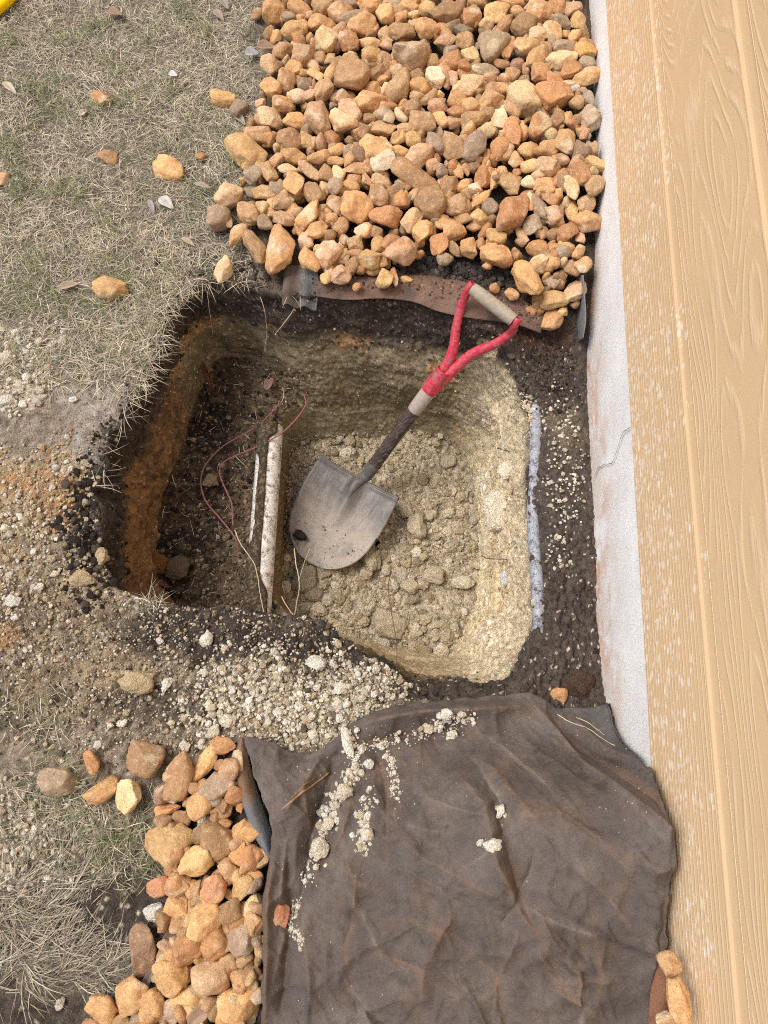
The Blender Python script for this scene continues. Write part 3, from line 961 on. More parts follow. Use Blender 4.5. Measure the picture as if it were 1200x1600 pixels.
for i, s in enumerate(ALLS):
    px, py, L, Wd, ang, code, pile = s
    nb = int(((XYS - XYS[i]) ** 2).sum(1).__lt__(62 ** 2).sum()) - 1
    lift = 0.0 if pile == 'lone' else 0.030 * min(nb, 9) / 9
    p0, g = on_ground(px, py, lift)
    if i == len(ALLS) - 16 + 9:                                # the stone on the fabric
        lift = 0.045
    if pile == 'lone' and px > 1030:
        lift = 0.07
    sc = depth_px(un(px, py, g + lift))
    L, Wd = L * sc * 1.07, Wd * sc * 1.07
    T = min(Wd * srng.uniform(.66, .9), L * .7)
    zc = g + lift + T * (0.30 if pile != 'lone' else 0.22)
    p0 = un(px, py, zc)
    if pile == 'lone' and px > 1030:
        p0 = unx(px, py, WX - .03)
    if p0[0] > WX - Wd * .45 - .003:
        p0[0] = WX - Wd * .45 - .003
    seed = 100 + i * 7
    lvl = 4 if areas[i] > 750 else 3
    p, f = stone_verts(lvl, seed, L, Wd, T)
    a = math.radians(ang) - 0.058
    R = rot3((srng.uniform(-.22, .22), srng.uniform(-.22, .22), a))
    pw = p @ R.T
    if i in keep:
        o = mesh_np('river_stone', pw, f, M_STONE, col=stone_cols(p, code, seed))
        o.location = p0
        placed.append((i, o))
    else:
        add_stuff(pw + p0, f, stone_cols(p, code, seed))

# labels that single each stone out: colour, size, shape, whereabouts; then order along the wall direction
info = {}
for i, o in placed:
    px, py, L, Wd, ang, code, pile = ALLS[i]
    if pile == 'lone':
        tag(o, LONE_LABEL[i - (len(ALLS) - 16)], 'stone')
        continue
    a = L * Wd
    size = 'large' if a > 1500 else ('small' if a < 620 else 'medium')
    el = L / Wd
    shape = 'long' if el > 1.75 else ('oblong' if el > 1.28 else 'rounded')
    if pile == 'top':
        if py < 55:
            where = 'far in the upper heap'
        elif px > 868:
            where = 'in upper heap beside foundation'
        elif px < 455:
            where = 'at upper heap lawn side'
        elif py > 365:
            where = 'at upper heap pit edge'
        elif py < 190:
            where = 'in upper heap far middle'
        else:
            where = 'in upper heap near middle'
    else:
        where = 'in lower pile beside the fabric' if py < 1400 else 'at bottom of the lower pile'
    info.setdefault((CNAME[code], size, shape, where, pile), []).append((py, i, o))
ORD = ['topmost', 'second', 'third', 'fourth', 'fifth', 'sixth', 'seventh', 'eighth']
for (cn, size, shape, where, pile), L_ in info.items():
    L_.sort(key=lambda x: x[0])
    for k, (py, i, o) in enumerate(L_):
        lab = '%s %s %s stone %s' % (size, shape, cn, where)
        if len(L_) == 2:
            lab = '%s %s, the %s of two' % (lab.rsplit(' stone ', 1)[0] + ' stone', where, 'farther' if k == 0 else 'nearer')
        elif len(L_) > 2:
            lab += ', ' + ('farthest of its kind' if k == 0 else ('nearest of its kind' if k == len(L_) - 1 else ORD[min(k, 7)] + ' farthest'))
        tag(o, lab, 'stone', 'stones heaped beyond the pit' if pile == 'top' else 'stones piled beside the fabric')

# lower layer that shows through the gaps: nobody could count it
def inpoly(x, y, poly):
    c = False
    j = len(poly) - 1
    for i in range(len(poly)):
        xi, yi = poly[i]; xj, yj = poly[j]
        if (yi > y) != (yj > y) and x < (xj - xi) * (y - yi) / (yj - yi) + xi:
            c = not c
        j = i
    return c


HEAP = [(415, 0), (425, 90), (410, 150), (395, 190), (375, 240), (380, 300), (405, 350), (470, 380), (500, 425), (570, 430), (640, 400), (700, 400), (760, 390), (800, 430), (835, 480),
        (890, 480), (905, 420), (930, 330), (935, 260), (928, 180), (925, 100), (905, 0), (900, -70)]
HEAP = [(400, -70)] + HEAP if False else [(415, -70)] + HEAP
FAR = [(430, -60), (895, -60), (880, -330), (470, -330)]
LOW = [(265, 1215), (330, 1185), (380, 1190), (410, 1330), (410, 1620), (220, 1620), (250, 1500), (255, 1400), (250, 1290)]
for poly, box, n in ((FAR, (430, -330, 895, -60), 170), (HEAP, (380, -70, 935, 490), 640), (LOW, (200, 1170, 420, 1620), 150)):
    k = 0
    while k < n:
        x, y = srng.uniform(box[0], box[2]), srng.uniform(box[1], box[3])
        if not inpoly(x, y, poly):
            continue
        k += 1
        p0, g = on_ground(x, y, 0.0)
        sc = depth_px(p0)
        L = srng.uniform(17, 34) * sc * (1.35 if poly is LOW else 1)
        Wd = L * srng.uniform(.55, .95)
        T = Wd * .75
        p, f = stone_verts(3, 9000 + k * 3 + n, L, Wd, T)
        c = stone_cols(p, srng.choice(list('toogrbbpkc')), 9000 + k)
        p0 = un(x, y, g + (0.022 if y > -5 else 0.032) + T * .2)
        p0[0] = min(p0[0], WX - .025)
        add_stuff(p @ rot3(srng.uniform(-3, 3, 3)).T + p0, f, c * .92)
fl = mesh_np('gravel', np.vstack(stuffV), np.vstack(stuffF), M_STONE, col=np.vstack(stuffC))
tag(fl, 'smaller stones filling the gaps between the heaped river stones', 'gravel', kind='stuff')

# ------------------------------------------------------------------ landscape fabric
def mat_fabric():
    t = NT('landscape_fabric', 0.8)
    t.b.inputs['Specular IOR Level'].default_value = 0.22
    fib = t.noise(1500, 3, 0.7)
    n = t.noise(28, 5, 0.7)
    dust = t.ramp(t.noise(11, 5, 0.75), 0.5, 0.68)
    fleck = t.math('MULTIPLY', t.ramp(t.voro(210), 0.0, 0.11, 1.0, 0.0), t.ramp(t.noise(16, 3), 0.52, 0.66))
    c = t.mix(1.0, t.attr(), t.grey(t.ramp(n, 0.3, 0.7, 0.78, 1.2)), 'MULTIPLY')
    c = t.mix(1.0, c, t.grey(t.ramp(fib, 0.25, 0.75, 0.72, 1.28)), 'MULTIPLY')
    c = t.mix(t.math('MULTIPLY', dust, 0.30), c, S(150, 134, 118))
    c = t.mix(t.math('MULTIPLY', fleck, 0.5), c, S(176, 166, 154))
    smear = t.math('MULTIPLY', t.ramp(t.noise(40, 5, .75), .56, .66), .3)
    c = t.mix(smear, c, S(58, 48, 42))
    h = t.math('ADD', t.math('MULTIPLY', fib, 0.5), t.math('MULTIPLY', n, 1.2))
    h = t.math('ADD', h, t.math('MULTIPLY', t.noise(70, 5, .7, dist=1.2), 2.6))
    return t.done(c, t.bump(h, 0.55, 0.003))


M_FAB = mat_fabric()


def curve(lst, n):
    P = catmull([un(*q) for q in lst], 30)
    d = np.concatenate([[0], np.cumsum(np.linalg.norm(np.diff(P, axis=0), axis=1))])
    t = np.linspace(0, d[-1], n)
    return np.stack([np.interp(t, d, P[:, k]) for k in range(3)], 1)


def polydist(xy, lst, z=0.06):
    Q = np.array([un(a, b, z)[:2] for a, b in lst])
    best = np.full(len(xy), 9.0)
    tt = np.zeros(len(xy))
    m = len(Q) - 1
    for k in range(m):
        a, b = Q[k], Q[k + 1]
        ab = b - a
        t = np.clip(((xy - a) @ ab) / (ab @ ab), 0, 1)
        d = np.linalg.norm(xy - a - t[:, None] * ab, axis=1)
        u = d < best
        best = np.where(u, d, best)
        tt = np.where(u, (k + t) / m, tt)
    return best, tt


NU = NV = 250
top_ = curve([(382, 1150, .045), (430, 1163, .04), (480, 1180, .025), (515, 1162, .03), (555, 1128, .035), (620, 1104, .035), (700, 1092, .03), (780, 1087, .015), (840, 1087, -.01),
              (870, 1104, -.025), (905, 1107, -.02), (955, 1095, .005)], NU)
bot_ = curve([(403, 1690, .07), (600, 1700, .08), (800, 1700, .11), (1016, 1690, unx(1016, 1690, .402)[2])], NU)
lef_ = curve([(382, 1150, .045), (395, 1210, .055), (418, 1270, .06), (424, 1330, .065), (412, 1400, .07), (411, 1480, .07), (405, 1600, .07), (403, 1690, .07)], NV)
rig_ = curve([(955, 1095, .005), (985, 1150, .06)] + [(a, b, unx(a, b, .402)[2]) for a, b in ((1020, 1215), (1047, 1285), (1054, 1318), (1048, 1400), (1038, 1500), (1026, 1600), (1016, 1690))], NV)
u = np.linspace(0, 1, NU)[None, :, None]
v = np.linspace(0, 1, NV)[:, None, None]
FP = ((1 - v) * top_[None] + v * bot_[None] + (1 - u) * lef_[:, None] + u * rig_[:, None] -
      ((1 - u) * (1 - v) * top_[0] + u * (1 - v) * top_[-1] + (1 - u) * v * bot_[0] + u * v * bot_[-1])).reshape(-1, 3)
fxy = FP[:, :2]
FOLDS = [([(690, 1185), (738, 1250), (752, 1330), (790, 1400), (850, 1480)], .013, .022), ([(762, 1250), (772, 1330), (806, 1420), (862, 1520)], -.008, .020),
         ([(845, 1095), (900, 1190), (960, 1270), (1045, 1305)], .018, .012), ([(868, 1104), (935, 1205), (1000, 1295)], -.012, .010), ([(905, 1110), (960, 1190), (1030, 1290)], .014, .014),
         ([(600, 1290), (660, 1330), (780, 1390)], .007, .016), ([(530, 1165), (520, 1200), (490, 1290), (470, 1400), (440, 1460)], -.016, .013),
         ([(505, 1172), (475, 1230), (440, 1275)], .012, .012), ([(540, 1190), (545, 1260), (520, 1340)], .010, .014),
         ([(420, 1290), (424, 1360), (420, 1450), (415, 1600)], .016, .009), ([(446, 1330), (452, 1400), (446, 1500), (440, 1600)], -.012, .010), ([(480, 1350), (475, 1450), (500, 1600)], .007, .018),
         ([(1000, 1325), (985, 1420), (1008, 1520), (1022, 1600)], .020, .011), ([(977, 1335), (969, 1430), (988, 1520), (1006, 1600)], -.018, .006), ([(1035, 1330), (1030, 1450), (1024, 1600)], -.010, .010),
         ([(555, 1128), (650, 1114), (760, 1106), (850, 1104)], .016, .016), ([(560, 1162), (650, 1146), (740, 1134)], -.012, .012), ([(590, 1175), (605, 1240), (600, 1330)], -.010, .012),
         ([(850, 1330), (900, 1370), (940, 1430)], .006, .012), ([(700, 1400), (660, 1480), (650, 1560)], .008, .02), ([(830, 1505), (870, 1520), (868, 1480), (845, 1460)], .008, .007),
         ([(730, 1180), (760, 1200), (820, 1290)], .006, .015), ([(920, 1300), (950, 1330), (1000, 1310)], .008, .008), ([(620, 1420), (700, 1440), (760, 1500), (780, 1580)], -.006, .016),
         ([(560, 1400), (540, 1480), (560, 1580)], -.006, .02), ([(880, 1400), (900, 1480), (890, 1580)], .006, .02)]
dz = np.zeros(len(FP))
wob = 0.006 * np.stack([fbm(FP, 18, 3, 81), fbm(FP, 18, 3, 82)], 1)
for line, am, wd in FOLDS:
    d, tt = polydist(fxy + wob, line)
    env = sstep(0, .18, tt) * (1 - sstep(.82, 1, tt)) * .85 + .15
    dz += 1.8 * am * env * np.exp(-(d / wd) ** (1.0 if wd < .0145 else 1.35))
st = np.stack([fxy[:, 0] * .8 + fxy[:, 1] * .6, -fxy[:, 0] * .6 + fxy[:, 1] * .8, 0 * dz], 1)
dz += .009 * fbm(FP * [1, 1, 0], 5, 3, 83) + .0035 * fbm(st * [.6, 1.7, 1], 16, 3, 84)
rid = 1 - np.abs(fbm(st * [.7, 1.4, 1] + 4, 11, 2, 85)) * 2.4
dz += .0065 * np.clip(rid, 0, 1) ** 2.2
rid = 1 - np.abs(fbm(FP * [1.3, .8, 0] + 9, 17, 2, 86)) * 2.4
dz += .0045 * np.clip(rid, 0, 1) ** 2
rid = 1 - np.abs(fbm(st * [1.6, .8, 1] + 19, 30, 2, 89)) * 2.6
dz += .0026 * np.clip(rid, 0, 1) ** 1.6
fr_ = np.random.default_rng(3)
CREASE = []
for k_ in range(70):
    x0, y0 = fr_.uniform(420, 1020), fr_.uniform(1110, 1600)
    if x0 < 520:
        an_ = math.radians(fr_.normal(-82, 14))
    elif x0 > 860:
        an_ = math.radians(fr_.normal(-58, 14))
    else:
        an_ = math.radians(fr_.normal(-50, 28))
    ln_ = fr_.uniform(50, 170)
    b_ = fr_.normal(0, .16)
    line = [(x0 + math.cos(an_ + b_ * q) * ln_ * q, y0 - math.sin(an_ + b_ * q) * ln_ * q) for q in (0, .33, .66, 1)]
    d, tt = polydist(fxy + wob * .5, line)
    CREASE.append((line, fr_.random()))
    dz += fr_.choice([1, 1, -1]) * fr_.uniform(.004, .011) * np.sin(np.pi * np.clip(tt, 0, 1)) ** .7 * np.exp(-d / fr_.uniform(.0035, .009))
vv = np.repeat(np.linspace(0, 1, NV), NU); uu = np.tile(np.linspace(0, 1, NU), NV)
edge = np.minimum(np.minimum(sstep(0, .03, vv), sstep(0, .02, uu)), sstep(0, .02, 1 - uu)) * .75 + .25
FP[:, 2] += dz * edge
rag = np.maximum(1 - sstep(0, .012, vv), np.maximum(1 - sstep(0, .012, uu), 1 - sstep(0, .012, 1 - uu)))
FP[:, 0] += rag * .007 * fbm(FP, 34, 3, 101)
FP[:, 1] += rag * .007 * fbm(FP, 34, 3, 102)
FP[:, 0] = np.minimum(FP[:, 0], WX - .012)
gcl = hfield(FP[:, :2])
FP[:, 2] = np.maximum(FP[:, 2], gcl + .008)
fc = np.tile(S(98, 87, 80), (len(FP), 1))
nA, nB = fbm(FP, 7, 4, 87), fbm(FP, 26, 3, 88)
for w, c in ((sstep(0, .5, nA) * .5, S(122, 111, 105)), (sstep(.1, .5, -nA) * .5, S(82, 70, 62)), (sstep(.2, .5, nB) * .5, S(116, 92, 74))):
    fc = fc * (1 - w[:, None]) + c * w[:, None]
for line, q_ in CREASE + [(l_[0], .2) for l_ in FOLDS]:                    # dirt and dust tones that also paint in the crease shading
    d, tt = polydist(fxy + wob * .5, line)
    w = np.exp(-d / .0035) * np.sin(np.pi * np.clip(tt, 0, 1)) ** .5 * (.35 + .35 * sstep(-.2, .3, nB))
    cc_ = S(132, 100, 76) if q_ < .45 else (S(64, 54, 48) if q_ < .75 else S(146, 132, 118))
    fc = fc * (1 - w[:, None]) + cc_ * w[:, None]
d, _ = polydist(fxy, [(950, 1100), (985, 1170), (1030, 1270), (1050, 1310)])
w = (1 - sstep(.0, .05, d + .02 * nB)) * .8
fc = fc * (1 - w[:, None]) + S(90, 88, 88) * w[:, None]
d, _ = polydist(fxy, [(1040, 1330), (1030, 1450), (1010, 1600)])
w = (1 - sstep(.0, .03, d + .02 * nB)) * .7
fc = fc * (1 - w[:, None]) + S(112, 108, 108) * w[:, None]
for ln, c, wd in (([(1000, 1190), (980, 1205)], S(180, 120, 76), .012), ([(1030, 1275), (1040, 1300)], S(170, 104, 66), .008), ([(420, 1350), (412, 1500), (406, 1600)], S(120, 92, 66), .012),
                  ([(850, 1100), (935, 1200), (1000, 1290)], S(118, 92, 72), .012)):
    d, _ = polydist(fxy, ln)
    w = (1 - sstep(0, wd, d + .008 * nB)) * .75
    fc = fc * (1 - w[:, None]) + c * w[:, None]
idx = np.arange(NU * NV).reshape(NV, NU)
FF = np.stack([idx[:-1, :-1], idx[1:, :-1], idx[1:, 1:], idx[:-1, 1:]], -1).reshape(-1, 4)
sheet = empty('fabric_sheet', un(700, 1400, .06))
tag(sheet, 'large dark brown landscape fabric sheet, rumpled and dusty, folded back below the pit', 'fabric')


def world_part(name, V, F, mat, parent, col=None, smooth=True):
    off_ = np.array(parent.location)
    return mesh_np(name, np.asarray(V) - off_, np.asarray(F), mat, parent, col=col, smooth=smooth)


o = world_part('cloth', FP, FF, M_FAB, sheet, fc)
o.modifiers.new('thick', 'SOLIDIFY').thickness = .0016
FPV = FP


def ruled(outer, inner, n=60, m=14, bulge=.0, seed=0, amp=.002):
    A, Bq = curve(outer, n), curve(inner, n)
    t = np.linspace(0, 1, m)
    P = A[:, None] * (1 - t[None, :, None]) + Bq[:, None] * t[None, :, None]
    P[:, :, 2] += bulge * np.sin(np.pi * t)[None]
    P = P.reshape(-1, 3)
    P[:, 2] += amp * fbm(P, 30, 3, seed)
    i_ = np.arange(n * m).reshape(n, m)
    return P, np.stack([i_[:-1, :-1], i_[1:, :-1], i_[1:, 1:], i_[:-1, 1:]], -1).reshape(-1, 4)


P, F = ruled([(374, 1152, .03), (365, 1190, .035), (374, 1240, .045), (398, 1308, .05), (424, 1346, .055)], [(384, 1153, .035), (394, 1205, .03), (413, 1262, .03), (426, 1300, .035), (432, 1345, .045)], bulge=.012, seed=3)
yn = (P[:, 1] - P[:, 1].min()) / np.ptp(P[:, 1])
k = sstep(.45, .62, yn + .2 * fbm(P, 20, 3, 5))[:, None]
o = world_part('folded_edge', P, F, M_FAB, sheet, S(104, 106, 110) * (1 - k) + S(140, 104, 74) * k)
o['label'] = 'grey-blue underside of the fabric turned up along its edge'
o.modifiers.new('thick', 'SOLIDIFY').thickness = .0016
P, F = ruled([(1054, 1300, .2), (1056, 1400, .2), (1048, 1500, .2), (1044, 1640, .2)], [(1030, 1300, .2), (1025, 1400, .2), (1020, 1500, .2), (1010, 1640, .2)], bulge=.006, seed=9)
P[:, 0] = np.minimum(P[:, 0], WX - .01)
o = world_part('lower_layer', P, F, M_FAB, sheet, np.tile(S(146, 92, 62), (len(P), 1)))
o['label'] = 'rust-stained lower layer of the fabric beside the siding'
o.modifiers.new('thick', 'SOLIDIFY').thickness = .0016

# cut fabric left under the upper stones
strip_ = empty('fabric_strip', un(620, 460, 0))
tag(strip_, 'brown cut fabric edge sticking out under the upper stone heap', 'fabric')
P, F = ruled([(488, 430, .008), (560, 432, .008), (640, 430, .008), (720, 440, .006), (800, 462, -.005), (850, 490, -.02)],
             [(495, 466, .0), (540, 470, .002), (590, 467, .004), (640, 470, .002), (690, 488, -.004), (740, 498, -.01), (800, 506, -.022), (845, 520, -.04)], n=160, m=24, bulge=.006, seed=13, amp=.004)
for r_ in range(160):
    P[r_ * 24:(r_ + 1) * 24, 2] = np.maximum(P[r_ * 24:(r_ + 1) * 24, 2], hfield(P[r_ * 24:(r_ + 1) * 24, :2]) + .006)
STRIPP = P.copy()
nA = sstep(-.1, .4, fbm(P, 14, 4, 15))[:, None]
o = world_part('cloth', P, F, M_FAB, strip_, S(128, 96, 78) * (1 - nA) + S(92, 78, 70) * nA)
o.modifiers.new('thick', 'SOLIDIFY').thickness = .0018
flap = empty('fabric_flap', un(468, 455, 0))
tag(flap, 'grey-brown scrap of fabric hanging over the pit rim below the long stone', 'fabric')
P, F = ruled([(446, 415, .012), (441, 450, .008), (440, 476, -.02)], [(492, 412, .014), (498, 440, .010), (494, 484, -.03)], n=50, m=40, bulge=.0, seed=19, amp=.002)
tq = np.tile(np.linspace(0, 1, 40), 50)
P[:, 2] += .006 * np.sin(tq * 13 + P[:, 1] * 20) * np.repeat(np.linspace(.2, 1, 50), 40)
k = sstep(.45, .6, tq + .25 * fbm(P, 30, 3, 4))[:, None]
o = world_part('cloth', P, F, M_FAB, flap, S(118, 100, 88) * (1 - k) + S(120, 120, 122) * k)
o.modifiers.new('thick', 'SOLIDIFY').thickness = .0014
gs = empty('grey_strip', un(906, 490, 0))
tag(gs, 'grey fabric strip turned up against the foundation by the stone heap', 'fabric')
P, F = ruled([(912, 430, .05), (915, 470, .03), (916, 500, .02), (912, 528, .0)], [(900, 430, -.0), (902, 470, -.02), (900, 505, -.05), (902, 535, -.08)], n=40, m=10, seed=29)
P[:, 0] = np.minimum(P[:, 0] + .0, WX - .006)
o = world_part('cloth', P, F, M_FAB, gs, np.tile(S(128, 128, 130), (len(P), 1)))
o.modifiers.new('thick', 'SOLIDIFY').thickness = .0014

# ------------------------------------------------------------------ shovel
def mat_blade():
    t = NT('worn_steel', 0.55)
    n = t.noise(14, 5, 0.7)
    f = t.noise(340, 4, 0.7)
    st = t.noise(30, 4, 0.7, vec=t.mapping((1, 5, 1), (0, 0, 0.95)))
    sep = t.n('SeparateXYZ', {'Vector': t.obj()}).outputs
    c = t.mix(t.ramp(n, 0.35, 0.65), S(88, 87, 86), S(130, 126, 122))
    c = t.mix(1.0, c, t.grey(t.ramp(f, 0.25, 0.75, 0.6, 1.34)), 'MULTIPLY')
    c = t.mix(1.0, c, t.grey(t.ramp(st, 0.3, 0.7, 0.7, 1.25)), 'MULTIPLY')
    mud = t.math('MULTIPLY', t.ramp(sep['X'], 0.05, 0.13), t.ramp(t.noise(20, 5, .7), 0.25, 0.55))
    c = t.mix(t.math('MULTIPLY', mud, 0.72), c, t.mix(t.ramp(f, .3, .7), S(150, 134, 118), S(184, 168, 150)))
    return t.done(c, t.bump(t.math('ADD', f, t.math('MULTIPLY', n, .8)), 0.35, 0.0015), Metallic=0.25)


def mat_red():
    t = NT('worn_red_paint', 0.5)
    n = t.noise(45, 5, 0.7)
    w = t.ramp(t.math('ADD', t.math('MULTIPLY', n, .6), t.math('MULTIPLY', t.noise(16, 3, .6), .4)), 0.555, 0.60)
    c = t.mix(t.ramp(t.noise(30, 4), .3, .7), S(204, 50, 74, sat=1.0), S(178, 42, 60, sat=1.0))
    c = t.mix(w, c, t.mix(t.ramp(t.noise(120, 4), .35, .65), S(150, 128, 118), S(88, 70, 64)))
    c = t.mix(t.math('MULTIPLY', t.ramp(t.noise(120, 5, .7), .42, .72), .45), c, S(214, 150, 150))
    return t.done(c, t.bump(w, .3, .0008), t.ramp(w, 0, 1, .42, .8))


shovel = empty('shovel', un(560, 800, -.385))
tag(shovel, 'short round-point shovel with red D-handle lying in the pit', 'shovel')
tip, neck, grip = un(491, 884, -.372), un(576, 738, -.325), un(771, 474, .045)
ax = neck - tip
Lb = 0.262
xb = -ax / np.linalg.norm(ax)                              # blade axis, shoulder -> tip
sh_l, sh_r = un(506, 711, -.345), un(620, 790, -.345)
yb = sh_l - sh_r
yb -= xb * (yb @ xb); Wb = np.linalg.norm(yb); yb /= Wb
zb_ = np.cross(xb, yb)
if zb_[2] < 0:
    zb_ = -zb_
org = (sh_l + sh_r) / 2
Lb = (tip - org) @ xb
nx, ny = 60, 44
BV = []
for i in range(nx):
    s = i / (nx - 1)
    # half width along the axis: nearly straight sides, then a rounded point
    hw = 0.5 * Wb * ((1.0 + 0.03 * math.sin(math.pi * min(s / .6, 1))) if s < .45 else math.sqrt(max(1 - ((s - .45) / .551) ** 2.3, 0)))
    for j in range(ny):
        q = -1 + 2 * j / (ny - 1)
        y = q * hw
        x = s * Lb + 0.0
        dish = 0.020 * (y / (.5 * Wb)) ** 2 * (1 - .55 * s) + .012 * (s - .5) ** 2
        frog = 0.020 * math.exp(-(y / .016) ** 2) * (1 - sstep(.08, .62, np.array(s))) * 1.0
        roll = 0.006 * (1 - sstep(0, .05, np.array(s))) * (1 - math.exp(-(y / .03) ** 2))
        BV.append(org + xb * x + yb * y + zb_ * (dish + float(frog) + float(roll)))
i_ = np.arange(nx * ny).reshape(nx, ny)
BF = np.stack([i_[:-1, :-1], i_[:-1, 1:], i_[1:, 1:], i_[1:, :-1]], -1).reshape(-1, 4)
bl = bpy.data.objects.new('blade', None)
# local frame so that the material can follow the blade's own axis
bm4 = Matrix([[xb[0], yb[0], zb_[0], org[0]], [xb[1], yb[1], zb_[1], org[1]], [xb[2], yb[2], zb_[2], org[2]], [0, 0, 0, 1]])
inv = np.array(bm4.inverted())
loc = (np.array(BV) @ inv[:3, :3].T) + inv[:3, 3]
bpy.data.objects.remove(bl)
blade = mesh_np('blade', loc, BF, mat_blade(), shovel)
blade.matrix_parent_inverse = Matrix()
blade.matrix_basis = Matrix.Translation(-shovel.location) @ bm4
sm = blade.modifiers.new('thick', 'SOLIDIFY'); sm.thickness = .0022; sm.offset = -1
# folded step along the shoulders
for sgn in (-1, 1):
    path = []
    for k in range(14):
        q = sgn * (0.018 + (0.5 * Wb - .018) * k / 13)
        dish = 0.020 * (q / (.5 * Wb)) ** 2 + .003 + .006 * (1 - math.exp(-(q / .03) ** 2))
        path.append(org + yb * q + zb_ * dish - xb * .0015)
    V, F = tube(path, .0034, 8, up=tuple(zb_))
    world_part('step', V, np.array([list(f) for f in F]), blade.data.materials[0], shovel)


def shaft_pt(s):
    return neck + (grip - neck) * s


M_SHAFT = None
t = NT('dark_lacquered_shaft', 0.45)
vx = t.mapping((1, 1, 1))
cr = t.math('MAXIMUM', t.ramp(t.math('PINGPONG', t.n('SeparateXYZ', {'Vector': t.mapping((1, 1, 1), (0, 0, 0.9))}).outputs['X'], .0034), .0, .0007, 1, 0),
            t.ramp(t.math('PINGPONG', t.n('SeparateXYZ', {'Vector': t.mapping((1, 1, 1), (0, 0, -0.25))}).outputs['Y'], .0034), .0, .0007, 1, 0))
c = t.mix(t.ramp(t.noise(60, 4), .3, .7), S(58, 44, 42), S(84, 68, 64))
c = t.mix(t.math('MULTIPLY', cr, t.ramp(t.noise(45, 3), .4, .6, .15, .75)), c, S(140, 124, 112))
c = t.mix(t.math('MULTIPLY', t.ramp(t.noise(90, 4), .58, .72), .6), c, S(142, 130, 120))
M_SHAFT = t.done(c, t.bump(cr, .4, .0008))
M_WOOD = simple('weathered_wood', S(176, 160, 146), .8, .22, 160, .4, .0012)
t = NT('grip_wood', 0.8)
f_ = t.noise(55, 5, .65, vec=t.mapping((1, 1, 1)))
c = t.mix(t.ramp(f_, .3, .7), S(150, 136, 114), S(184, 168, 142))
c = t.mix(t.math('MULTIPLY', t.ramp(t.noise(240, 4), .5, .7), .5), c, S(116, 102, 84))
M_GRIP = t.done(c, t.bump(f_, .4, .0015))
M_RED = mat_red()
# socket, shaft, worn ferrule
s_f0, s_f1 = 0.405, 0.545
up_ = tuple(np.cross(grip - neck, [1, 0, 0]))
sp = [org + xb * (.055) + zb_ * .014, org + xb * .02 + zb_ * .017, shaft_pt(-.03), shaft_pt(.03), shaft_pt(.06)]
V, F = tube(catmull(sp, 6), np.interp(np.linspace(0, 1, 25), [0, .35, .7, 1], [.006, .0135, .0165, .0172]), 20, up=up_)
world_part('socket', V, np.array([list(f) for f in F]), blade.data.materials[0], shovel)
V, F = tube([shaft_pt(s) for s in np.linspace(.045, s_f0, 12)], .0160, 24, up=up_)
world_part('shaft', V, np.array([list(f) for f in F]), M_SHAFT, shovel)
V, F = tube([shaft_pt(s) for s in np.linspace(s_f0, s_f1, 6)], [.0160, .0172, .0174, .0174, .0172, .0168], 24, up=up_)
world_part('collar', V, np.array([list(f) for f in F]), M_WOOD, shovel)
ca, cb = un(738, 451, .052), un(803, 501, .045)             # ends of the grip
V, F = tube([ca + (cb - ca) * s for s in np.linspace(.0, 1.0, 14)], [.0125, .0138, .0142, .0143, .0143, .0143, .0143, .0143, .0143, .0143, .0143, .0142, .0138, .0125], 24)
world_part('grip', V, np.array([list(f) for f in F]), M_GRIP, shovel)
base = shaft_pt(s_f1)
axd = (grip - neck) / np.linalg.norm(grip - neck)
gd = (cb - ca) / np.linalg.norm(cb - ca)
for sgn, pxs, end in ((-1, [(697, 572), (708, 545), (713, 510), (722, 475)], ca), (1, [(708, 578), (738, 553), (772, 538), (798, 520)], cb)):
    z0 = base[2]
    path = [base + gd * sgn * .007 - axd * .004]
    for k, (a_, b_) in enumerate(pxs):
        path.append(un(a_, b_, z0 + (end[2] - z0) * (k + 1) / 5.2))
    path += [end - axd * .004 + gd * sgn * .006, end + axd * .010 + gd * sgn * .004]
    cp = catmull(path, 9)
    V, F = tube(cp, np.interp(np.linspace(0, 1, len(cp)), [0, .15, .5, .85, 1], [.0135, .0128, .0098, .0088, .0100]), 16, up=tuple(np.cross(axd, gd)), flat=.95)
    world_part('handle_arm', V, np.array([list(f) for f in F]), M_RED, shovel)
V, F = tube([base - axd * .012, base - axd * .004, base + axd * .02, base + axd * .05], [.0178, .0188, .0185, .0150], 22)
world_part('handle_socket', V, np.array([list(f) for f in F]), M_RED, shovel)

yoke = [c_ for c_ in shovel.children if c_.name.startswith('handle_socket')][0]
yoke.name = 'd_handle'
for c_ in list(shovel.children):
    if c_.name.startswith(('handle_arm', 'grip')):
        c_.parent = yoke
    elif c_.name.startswith(('step', 'socket')):
        c_.parent = blade
        c_.matrix_parent_inverse = blade.matrix_basis.inverted()

# ------------------------------------------------------------------ pipes, wires
def mat_pipe(name, base_c, mud_c, lo, hi):
    t = NT(name, 0.45)
    g = t.n('NewGeometry').outputs
    n1 = t.noise(60, 5, .75)
    n2 = t.noise(380, 4, .7)
    nn_ = t.math('ADD', t.math('MULTIPLY', n1, .6), t.math('MULTIPLY', n2, .4))
    m = t.ramp(nn_, lo, hi)
    sp_ = t.ramp(n2, .58, .64)
    m = t.math('MAXIMUM', m, t.math('MULTIPLY', sp_, .7))
    c = t.mix(m, base_c, t.mix(t.ramp(n2, .3, .7), mud_c, mud_c * .6))
    return t.done(c, t.bump(m, .5, .002), t.ramp(m, 0, 1, .35, 1.0))


